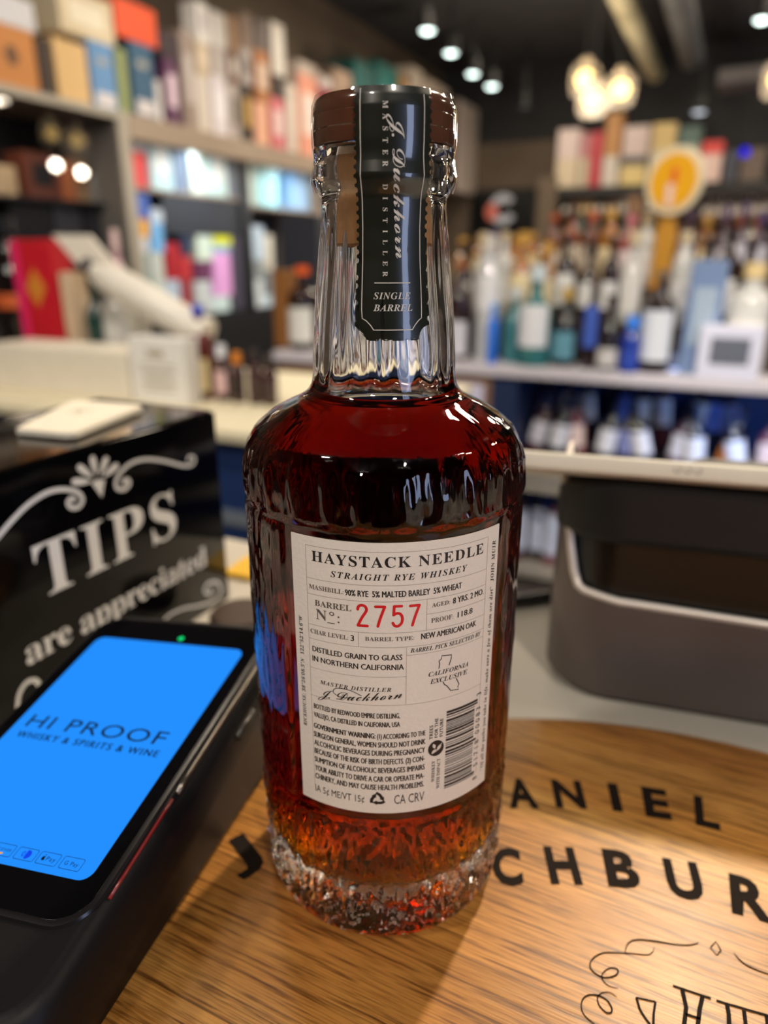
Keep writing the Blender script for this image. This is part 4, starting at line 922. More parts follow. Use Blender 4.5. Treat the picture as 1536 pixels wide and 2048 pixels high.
# ================================================================== GOODS
BOXES=[
('carton', 2.692, -3.408, 1.0, 0.289, 0.277, 0.27, (186, 122, 62), 'seal', 'orange kraft carton on the top left shelf, first stack from near end', 'box', 'boxes on the top left wall shelf'),
('gift_box', 2.719, -3.408, 1.27, 0.289, 0.277, 0.129, (196, 196, 200), None, 'pale grey box second-up on the top left shelf, first stack from near end', 'box', 'boxes on the top left wall shelf'),
('carton', 2.894, -3.33, 1.0, 0.085, 0.12, 0.259, (52, 38, 32), None, 'dark brown narrow carton on the top left shelf, second stack from near end', 'box', 'boxes on the top left wall shelf'),
('carton', 3.068, -3.376, 1.0, 0.218, 0.212, 0.284, (208, 172, 118), None, 'tan gift carton on the top left shelf, third stack from near end', 'box', 'boxes on the top left wall shelf'),
('gift_box', 3.291, -3.359, 1.0, 0.18, 0.178, 0.326, (92, 136, 182), 'low', 'sky blue gift box on the top left shelf, fourth stack from near end', 'box', 'boxes on the top left wall shelf'),
('gift_box', 3.444, -3.33, 1.0, 0.071, 0.12, 0.328, (142, 152, 98), None, 'olive green gift box on the top left shelf, fifth stack from near end', 'box', 'boxes on the top left wall shelf'),
('gift_box', 3.614, -3.363, 1.0, 0.189, 0.186, 0.395, (44, 86, 116), 'low', 'navy blue gift box on the top left shelf, sixth stack from near end', 'box', 'boxes on the top left wall shelf'),
('carton', 3.735, -3.33, 1.0, 0.046, 0.12, 0.228, (220, 215, 212), None, 'small white carton on the top left shelf, seventh stack from near end', 'box', 'boxes on the top left wall shelf'),
('gift_box', 3.866, -3.33, 1.0, 0.115, 0.12, 0.365, (88, 42, 82), (225, 200, 215), 'purple gift tube box on the top left shelf, eighth stack from near end', 'box', 'boxes on the top left wall shelf'),
('carton', 4.042, -3.335, 1.0, 0.127, 0.13, 0.554, (150, 132, 122), (190, 180, 175), 'grey brown carton on the top left shelf, ninth stack from near end', 'box', 'boxes on the top left wall shelf'),
('carton', 4.171, -3.335, 1.0, 0.126, 0.129, 0.331, (212, 202, 190), None, 'cream carton on the top left shelf, tenth stack from near end', 'box', 'boxes on the top left wall shelf'),
('gift_box', 4.198, -3.334, 1.331, 0.125, 0.129, 0.198, (196, 178, 150), (225, 205, 180), 'tan ribbed box second-up on the top left shelf, tenth stack from near end', 'box', 'boxes on the top left wall shelf'),
('carton', 4.228, -3.334, 1.529, 0.124, 0.128, 0.226, (222, 218, 212), (190, 180, 180), 'white carton topmost on the top left shelf, tenth stack from near end', 'box', 'boxes on the top left wall shelf'),
('gift_box', 4.349, -3.351, 1.0, 0.163, 0.163, 0.364, (216, 208, 212), (235, 230, 232), 'lilac white box on the top left shelf, eleventh stack from near end', 'box', 'boxes on the top left wall shelf'),
('carton', 4.372, -3.351, 1.364, 0.162, 0.162, 0.18, (182, 172, 166), None, 'warm grey carton second-up on the top left shelf, eleventh stack from near end', 'box', 'boxes on the top left wall shelf'),
('carton', 4.397, -3.35, 1.544, 0.161, 0.161, 0.2, (210, 204, 198), None, 'off white carton topmost on the top left shelf, eleventh stack from near end', 'box', 'boxes on the top left wall shelf'),
('carton', 4.517, -3.33, 1.0, 0.114, 0.12, 0.347, (172, 160, 152), (120, 110, 100), 'grey carton on the top left shelf, twelfth stack from near end', 'box', 'boxes on the top left wall shelf'),
('carton', 4.542, -3.33, 1.347, 0.113, 0.12, 0.21, (112, 80, 60), (200, 190, 180), 'brown mottled carton second-up on the top left shelf, twelfth stack from near end', 'box', 'boxes on the top left wall shelf'),
('carton', 4.566, -3.33, 1.557, 0.112, 0.12, 0.206, (156, 120, 86), None, 'tan carton topmost on the top left shelf, twelfth stack from near end', 'box', 'boxes on the top left wall shelf'),
('carton', 4.673, -3.335, 1.0, 0.126, 0.13, 0.375, (46, 34, 26), (190, 150, 70), 'black-and-gold carton on the top left shelf, thirteenth stack from near end', 'box', 'boxes on the top left wall shelf'),
('carton', 4.698, -3.335, 1.375, 0.125, 0.129, 0.221, (176, 166, 160), (120, 110, 105), 'pale speckled carton second-up on the top left shelf, thirteenth stack from near end', 'box', 'boxes on the top left wall shelf'),
('carton', 4.723, -3.334, 1.596, 0.124, 0.128, 0.229, (130, 108, 92), None, 'brown carton topmost on the top left shelf, thirteenth stack from near end', 'box', 'boxes on the top left wall shelf'),
('gift_box', 4.855, -3.357, 1.0, 0.176, 0.175, 0.285, (226, 170, 140), None, 'salmon and white box on the top left shelf, fourteenth stack from near end', 'box', 'boxes on the top left wall shelf'),
('gift_box', 4.89, -3.356, 1.285, 0.174, 0.173, 0.34, (168, 108, 58), (214, 190, 170), 'copper tall box second-up on the top left shelf, fourteenth stack from near end', 'box', 'boxes on the top left wall shelf'),
('gift_box', 4.91, -3.356, 1.625, 0.173, 0.172, 0.198, (96, 84, 78), None, 'dark grey tall box topmost on the top left shelf, fourteenth stack from near end', 'box', 'boxes on the top left wall shelf'),
('gift_box', 5.079, -3.357, 1.0, 0.175, 0.174, 0.355, (208, 112, 120), (232, 210, 205), 'rose red box on the top left shelf, fifteenth stack from near end', 'box', 'boxes on the top left wall shelf'),
('gift_box', 5.094, -3.356, 1.355, 0.174, 0.173, 0.156, (58, 46, 40), None, 'brown flat box second-up on the top left shelf, fifteenth stack from near end', 'box', 'boxes on the top left wall shelf'),
('gift_box', 5.125, -3.355, 1.511, 0.171, 0.17, 0.344, (208, 200, 188), None, 'cream tall box topmost on the top left shelf, fifteenth stack from near end', 'box', 'boxes on the top left wall shelf'),
('carton', 5.285, -3.341, 1.0, 0.14, 0.142, 0.485, (212, 200, 186), (225, 214, 200), 'ivory carton on the top left shelf, sixteenth stack from near end', 'box', 'boxes on the top left wall shelf'),
('carton', 5.299, -3.341, 1.485, 0.139, 0.142, 0.166, (120, 104, 92), None, 'brown grey carton second-up on the top left shelf, sixteenth stack from near end', 'box', 'boxes on the top left wall shelf'),
('gift_box', 5.55, -3.412, 1.0, 0.297, 0.284, 0.596, (222, 152, 128), (226, 216, 206), 'coral pink box on the top left shelf, seventeenth stack from near end', 'box', 'boxes on the top left wall shelf'),
('gift_box', 5.556, -3.411, 1.596, 0.296, 0.283, 0.085, (190, 176, 164), None, 'beige flat box second-up on the top left shelf, seventeenth stack from near end', 'box', 'boxes on the top left wall shelf'),
('gift_box', 5.837, -3.369, 1.0, 0.201, 0.197, 0.555, (142, 42, 58), (210, 196, 196), 'dark red box on the top left shelf, eighteenth stack from near end', 'box', 'boxes on the top left wall shelf'),
('gift_box', 5.842, -3.368, 1.555, 0.201, 0.197, 0.089, (200, 190, 184), None, 'pale grey box second-up on the top left shelf, eighteenth stack from near end', 'box', 'boxes on the top left wall shelf'),
('carton', 6.155, -3.42, 1.0, 0.332, 0.3, 0.749, (150, 124, 104), (190, 160, 130), 'mid brown carton on the top left shelf, nineteenth stack from near end', 'box', 'boxes on the top left wall shelf'),
('gift_box', 6.603, -3.42, 1.0, 0.445, 0.3, 0.891, (6, 84, 80), None, 'dark teal box on the top left shelf, twentieth stack from near end', 'box', 'boxes on the top left wall shelf'),
('gift_box', 7.11, -3.42, 1.0, 0.468, 0.3, 0.975, (10, 110, 104), (226, 222, 222), 'white-labelled teal box on the top left shelf, twenty-first stack from near end', 'box', 'boxes on the top left wall shelf'),
('gift_box', 7.51, -3.364, 1.0, 0.19, 0.187, 0.957, (196, 150, 92), None, 'gold tan box on the top left shelf, twenty-second stack from near end', 'box', 'boxes on the top left wall shelf'),
('gift_box', 7.831, -3.42, 1.0, 0.315, 0.3, 1.091, (206, 192, 176), None, 'tall beige box on the top left shelf, twenty-third stack from near end', 'box', 'boxes on the top left wall shelf'),
('gift_box', 8.442, -3.42, 1.0, 0.74, 0.3, 1.06, (182, 166, 152), None, 'wide beige box on the top left shelf, twenty-fourth stack from near end', 'box', 'boxes on the top left wall shelf'),
('gift_box', 9.046, -3.366, 1.0, 0.196, 0.193, 1.013, (120, 104, 94), None, 'brown grey box on the top left shelf, twenty-fifth stack from near end', 'box', 'boxes on the top left wall shelf'),
('gift_box', 9.6, -3.42, 1.0, 0.752, 0.3, 1.036, (200, 186, 176), None, 'tall pale beige box on the top left shelf, twenty-sixth stack from near end', 'box', 'boxes on the top left wall shelf'),
('carton', 3.219, -3.44, 1.326, 0.381, 0.34, 0.212, (204, 188, 156), (222, 212, 190), 'large cream carton on top of the tan gift carton and blue box', 'box', 'boxes on the top left wall shelf'),
('gift_box', 3.598, -3.41, 1.395, 0.337, 0.28, 0.194, (222, 78, 28), None, 'bright orange box on top of the navy blue and olive boxes', 'box', 'boxes on the top left wall shelf'),
('gift_box', 3.873, -3.385, 1.365, 0.196, 0.23, 0.144, (44, 24, 34), None, 'flat black plum box on top of the purple gift tube box', 'box', 'boxes on the top left wall shelf'),
('gift_box', 3.534, -3.39, 0.615, 0.116, 0.18, 0.202, (226, 60, 60), None, 'red box on the upper lit shelf, first from the grey post', 'box', 'boxes on the lit left shelves'),
('gift_box', 3.555, -3.39, 0.817, 0.116, 0.18, 0.128, (214, 226, 240), None, 'white box stacked on the upper lit shelf, first from the grey post', 'box', 'boxes on the lit left shelves'),
('gift_box', 3.735, -3.39, 0.615, 0.194, 0.18, 0.338, (200, 236, 244), (240, 244, 246), 'ice white box on the upper lit shelf, second from the grey post', 'box', 'boxes on the lit left shelves'),
('gift_box', 3.908, -3.39, 0.615, 0.123, 0.18, 0.286, (112, 128, 152), None, 'slate blue box on the upper lit shelf, third from the grey post', 'box', 'boxes on the lit left shelves'),
('gift_box', 4.094, -3.39, 0.615, 0.153, 0.18, 0.314, (222, 228, 212), None, 'ivory box on the upper lit shelf, fourth from the grey post', 'box', 'boxes on the lit left shelves'),
('gift_box', 4.309, -3.39, 0.615, 0.199, 0.18, 0.34, (206, 238, 236), (240, 244, 246), 'pale mint box on the upper lit shelf, fifth from the grey post', 'box', 'boxes on the lit left shelves'),
('gift_box', 4.52, -3.39, 0.615, 0.172, 0.18, 0.281, (128, 134, 148), None, 'grey box on the upper lit shelf, sixth from the grey post', 'box', 'boxes on the lit left shelves'),
('gift_box', 4.69, -3.39, 0.582, 0.138, 0.18, 0.198, (214, 228, 216), None, 'pale box on the lit shelf past the black post, first along', 'box', 'boxes on the lit left shelves'),
('gift_box', 4.707, -3.39, 0.78, 0.137, 0.18, 0.15, (206, 224, 214), None, 'pale green box stacked on the lit shelf past the black post, first along', 'box', 'boxes on the lit left shelves'),
('gift_box', 4.935, -3.39, 0.582, 0.268, 0.18, 0.24, (176, 236, 244), None, 'bright cyan box on the lit shelf past the black post, second along', 'box', 'boxes on the lit left shelves'),
('gift_box', 4.948, -3.39, 0.822, 0.267, 0.18, 0.134, (206, 236, 228), None, 'mint white box stacked on the lit shelf past the black post, second along', 'box', 'boxes on the lit left shelves'),
('gift_box', 5.431, -3.39, 0.582, 0.26, 0.18, 0.375, (158, 196, 234), None, 'light blue box on the lit shelf past the black post, third along', 'box', 'boxes on the lit left shelves'),
('gift_box', 3.477, -3.38, -0.173, 0.104, 0.16, 0.408, (170, 186, 182), None, 'pale sage carton, bottom in the first stack on the lower lit shelf from grey post', 'box', 'boxes on the lit left shelves'),
('gift_box', 3.486, -3.38, 0.235, 0.114, 0.16, 0.091, (228, 228, 230), None, 'white tin box, second-up in the first stack on the lower lit shelf from grey post', 'box', 'boxes on the lit left shelves'),
('gift_box', 3.504, -3.38, 0.326, 0.114, 0.16, 0.105, (242, 172, 36), None, 'amber yellow box, third-up in the first stack on the lower lit shelf from grey post', 'box', 'boxes on the lit left shelves'),
('gift_box', 3.527, -3.38, 0.432, 0.114, 0.16, 0.145, (60, 98, 190), None, 'cobalt blue box, topmost in the first stack on the lower lit shelf from grey post', 'box', 'boxes on the lit left shelves'),
('gift_box', 3.606, -3.38, -0.173, 0.107, 0.16, 0.409, (206, 214, 208), None, 'white sage carton, bottom in the second stack on the lower lit shelf from grey post', 'box', 'boxes on the lit left shelves'),
('gift_box', 3.633, -3.38, 0.236, 0.106, 0.16, 0.178, (118, 184, 240), None, 'sky blue box, second-up in the second stack on the lower lit shelf from grey post', 'box', 'boxes on the lit left shelves'),
('gift_box', 3.646, -3.38, 0.413, 0.106, 0.16, 0.083, (200, 214, 228), None, 'pale blue box, third-up in the second stack on the lower lit shelf from grey post', 'box', 'boxes on the lit left shelves'),
('gift_box', 3.731, -3.38, -0.173, 0.138, 0.16, 0.236, (190, 208, 228), None, 'pale blue box, bottom in the third stack on the lower lit shelf from grey post', 'box', 'boxes on the lit left shelves'),
('gift_box', 3.766, -3.38, 0.063, 0.138, 0.16, 0.232, (178, 18, 38), None, 'deep red box, second-up in the third stack on the lower lit shelf from grey post', 'box', 'boxes on the lit left shelves'),
('gift_box', 3.87, -3.38, -0.173, 0.089, 0.16, 0.232, (168, 58, 68), None, 'brick red box, bottom in the fourth stack on the lower lit shelf from grey post', 'box', 'boxes on the lit left shelves'),
('gift_box', 3.892, -3.38, 0.059, 0.088, 0.16, 0.155, (206, 54, 60), None, 'red box, second-up in the fourth stack on the lower lit shelf from grey post', 'box', 'boxes on the lit left shelves'),
('gift_box', 3.911, -3.38, 0.214, 0.088, 0.16, 0.134, (30, 52, 86), None, 'dark blue box, third-up in the fourth stack on the lower lit shelf from grey post', 'box', 'boxes on the lit left shelves'),
('gift_box', 4.05, -3.38, -0.173, 0.167, 0.16, 0.221, (214, 222, 226), None, 'white box, bottom in the fifth stack on the lower lit shelf from grey post', 'box', 'boxes on the lit left shelves'),
('gift_box', 4.068, -3.38, 0.048, 0.167, 0.16, 0.133, (110, 52, 92), None, 'plum box, second-up in the fifth stack on the lower lit shelf from grey post', 'box', 'boxes on the lit left shelves'),
('gift_box', 4.101, -3.38, 0.181, 0.166, 0.16, 0.249, (220, 236, 220), None, 'pale green box, third-up in the fifth stack on the lower lit shelf from grey post', 'box', 'boxes on the lit left shelves'),
('gift_box', 4.246, -3.38, -0.173, 0.198, 0.16, 0.11, (222, 246, 250), None, 'bright white box, bottom in the sixth stack on the lower lit shelf from grey post', 'box', 'boxes on the lit left shelves'),
('gift_box', 4.284, -3.38, -0.063, 0.197, 0.16, 0.298, (244, 176, 240), None, 'pink box, second-up in the sixth stack on the lower lit shelf from grey post', 'box', 'boxes on the lit left shelves'),
('gift_box', 4.29, -3.38, 0.235, 0.197, 0.16, 0.055, (150, 190, 220), None, 'blue box, third-up in the sixth stack on the lower lit shelf from grey post', 'box', 'boxes on the lit left shelves'),
('gift_box', 4.313, -3.38, 0.29, 0.196, 0.16, 0.176, (240, 242, 30), None, 'neon yellow box, topmost in the sixth stack on the lower lit shelf from grey post', 'box', 'boxes on the lit left shelves'),
('gift_box', 4.487, -3.38, -0.173, 0.109, 0.16, 0.597, (84, 80, 98), None, 'dark mauve box, bottom in the seventh stack on the lower lit shelf from grey post', 'box', 'boxes on the lit left shelves'),
('gift_box', 4.709, -3.38, -0.173, 0.168, 0.16, 0.21, (226, 236, 242), None, 'white low box, bottom in the eighth stack on the lower lit shelf from grey post', 'box', 'boxes on the lit left shelves'),
('gift_box', 4.725, -3.38, 0.037, 0.168, 0.16, 0.148, (150, 158, 160), None, 'grey box, second-up in the eighth stack on the lower lit shelf from grey post', 'box', 'boxes on the lit left shelves'),
('gift_box', 4.751, -3.38, 0.185, 0.166, 0.16, 0.248, (196, 214, 230), None, 'pale ice box, third-up in the eighth stack on the lower lit shelf from grey post', 'box', 'boxes on the lit left shelves'),
('gift_box', 4.859, -3.38, -0.173, 0.106, 0.16, 0.09, (206, 226, 240), None, 'pale blue box, bottom in the ninth stack on the lower lit shelf from grey post', 'box', 'boxes on the lit left shelves'),
('gift_box', 4.878, -3.38, -0.083, 0.105, 0.16, 0.192, (120, 128, 130), None, 'grey box, second-up in the ninth stack on the lower lit shelf from grey post', 'box', 'boxes on the lit left shelves'),
('gift_box', 4.904, -3.38, 0.109, 0.104, 0.16, 0.263, (222, 214, 196), None, 'cream box, third-up in the ninth stack on the lower lit shelf from grey post', 'box', 'boxes on the lit left shelves'),
('gift_box', 2.674, -3.53, 0.515, 0.17, 0.16, 0.147, (196, 168, 128), None, 'tan box behind the dark glass of the grey framed cabinet', 'box', 'boxes in the glass cabinet'),
('gift_box', 2.934, -3.53, 0.515, 0.223, 0.16, 0.232, (118, 62, 42), (22, 18, 18), 'brown speaker-shaped box with black square front behind the dark glass of the grey framed cabinet', 'box', 'boxes in the glass cabinet'),
('gift_box', 3.106, -3.53, 0.515, 0.095, 0.16, 0.21, (206, 120, 72), None, 'orange box behind the dark glass of the grey framed cabinet', 'box', 'boxes in the glass cabinet'),
('gift_box', 3.214, -3.53, 0.515, 0.095, 0.16, 0.232, (186, 150, 110), (150, 110, 80), 'tan gift box behind the dark glass of the grey framed cabinet', 'box', 'boxes in the glass cabinet'),
('gift_box', 3.296, -3.53, 0.515, 0.039, 0.16, 0.154, (176, 176, 166), None, 'grey flat box behind the dark glass of the grey framed cabinet', 'box', 'boxes in the glass cabinet'),
('storage_case', 2.817, -3.53, 0.193, 0.274, 0.16, 0.29, (24, 22, 24), None, 'black case on the lower shelf of the grey framed glass cabinet', 'box', 'cases in the glass cabinet'),
('storage_case', 3.068, -3.53, 0.193, 0.194, 0.16, 0.321, (74, 74, 78), None, 'charcoal case on the lower shelf of the grey framed glass cabinet', 'box', 'cases in the glass cabinet'),
('storage_case', 3.258, -3.53, 0.193, 0.113, 0.16, 0.308, (58, 58, 62), None, 'dark grey case on the lower shelf of the grey framed glass cabinet', 'box', 'cases in the glass cabinet'),
('gift_box', 2.511, 0.02, -0.17, 0.05, 0.113, 0.371, (108, 130, 166), (156, 172, 188), 'tall slate blue gift box with pale swirl on the display table', 'box', ''),
('carton', 2.453, 0.116, -0.17, 0.05, 0.191, 0.171, (214, 214, 230), (96, 100, 112), 'white carton with dark figure mark at the table front edge', 'box', ''),
('carton', 2.59, -1.681, -0.17, 0.1, 0.08, 0.327, (140, 92, 42), None, 'tall brown carton left of the orange capped bottle', 'box', ''),
('display_case', 2.87, -1.748, -0.17, 0.1, 0.204, 0.559, (46, 50, 60), None, 'dark slate display case behind the orange capped bottle', 'box', ''),
('carton', 1.38, -1.668, -0.17, 0.16, 0.556, 0.133, (226, 218, 202), None, 'large cream carton lying behind the black tip box', 'box', ''),
('gift_box', 1.34, -1.29, -0.17, 0.06, 0.191, 0.177, (228, 226, 222), 'card', 'white gift box with printed text beside the large cream carton', 'box', ''),
('gift_box', 1.56, -1.956, -0.17, 0.08, 0.182, 0.433, (190, 20, 36), 'emblem', 'red gift box with gold emblem behind the large cream carton', 'box', ''),
('gift_box', 1.555, -1.825, -0.17, 0.07, 0.048, 0.335, (206, 180, 150), None, 'narrow beige box right of the red gift box', 'box', ''),
('gift_box', 9.425, -1.909, 1.0, 0.25, 0.256, 0.311, (206, 190, 164), None, 'cream box on the back wall shelf, first stack from left end', 'box', 'boxes on the back wall shelf'),
('gift_box', 9.425, -1.909, 1.311, 0.25, 0.256, 0.322, (208, 190, 186), None, 'pinkish white box stacked on the back wall shelf, first stack from left end', 'box', 'boxes on the back wall shelf'),
('gift_box', 9.425, -1.708, 1.0, 0.25, 0.099, 0.312, (202, 188, 164), None, 'narrow cream box on the back wall shelf, second stack from left end', 'box', 'boxes on the back wall shelf'),
('gift_box', 9.425, -1.708, 1.312, 0.25, 0.099, 0.266, (190, 130, 134), None, 'dusty pink box stacked on the back wall shelf, second stack from left end', 'box', 'boxes on the back wall shelf'),
('gift_box', 9.425, -1.574, 1.0, 0.25, 0.121, 0.581, (190, 66, 78), None, 'tall crimson box on the back wall shelf, third stack from left end', 'box', 'boxes on the back wall shelf'),
('gift_box', 9.425, -1.399, 1.0, 0.25, 0.181, 0.318, (206, 198, 188), None, 'off white box on the back wall shelf, fourth stack from left end', 'box', 'boxes on the back wall shelf'),
('gift_box', 9.425, -1.399, 1.318, 0.25, 0.181, 0.448, (182, 132, 80), None, 'tall tan box stacked on the back wall shelf, fourth stack from left end', 'box', 'boxes on the back wall shelf'),
('gift_box', 9.425, -1.139, 1.0, 0.25, 0.282, 0.21, (214, 192, 130), None, 'straw yellow box on the back wall shelf, fifth stack from left end', 'box', 'boxes on the back wall shelf'),
('gift_box', 9.425, -1.139, 1.21, 0.25, 0.282, 0.095, (90, 88, 92), None, 'grey flat box stacked on the back wall shelf, fifth stack from left end', 'box', 'boxes on the back wall shelf'),
('gift_box', 9.425, -1.139, 1.304, 0.25, 0.282, 0.311, (214, 196, 190), None, 'blush white box stacked topmost on the back wall shelf, fifth stack from left end', 'box', 'boxes on the back wall shelf'),
('gift_box', 9.425, -0.843, 1.0, 0.25, 0.253, 0.351, (206, 196, 170), None, 'stone box on the back wall shelf, sixth stack from left end', 'box', 'boxes on the back wall shelf'),
('gift_box', 9.425, -0.843, 1.351, 0.25, 0.253, 0.275, (212, 186, 128), None, 'yellow cream box stacked on the back wall shelf, sixth stack from left end', 'box', 'boxes on the back wall shelf'),
('gift_box', 9.425, -0.57, 1.0, 0.25, 0.236, 0.388, (150, 160, 146), None, 'sage box on the back wall shelf, seventh stack from left end', 'box', 'boxes on the back wall shelf'),
('gift_box', 9.425, -0.57, 1.388, 0.25, 0.236, 0.191, (84, 106, 100), None, 'grey green box stacked on the back wall shelf, seventh stack from left end', 'box', 'boxes on the back wall shelf'),
('gift_box', 9.425, -0.313, 1.0, 0.25, 0.214, 0.283, (214, 186, 176), None, 'blush box on the back wall shelf, eighth stack from left end', 'box', 'boxes on the back wall shelf'),
('gift_box', 9.425, -0.313, 1.283, 0.25, 0.214, 0.13, (206, 70, 66), None, 'red box stacked on the back wall shelf, eighth stack from left end', 'box', 'boxes on the back wall shelf'),
('gift_box', 9.425, -0.104, 1.0, 0.25, 0.139, 0.312, (56, 58, 72), None, 'charcoal box on the back wall shelf, ninth stack from left end', 'box', 'boxes on the back wall shelf'),
('gift_box', 9.425, 0.115, 1.0, 0.25, 0.234, 0.32, (90, 76, 66), None, 'brown box on the back wall shelf, tenth stack from left end', 'box', 'boxes on the back wall shelf')]
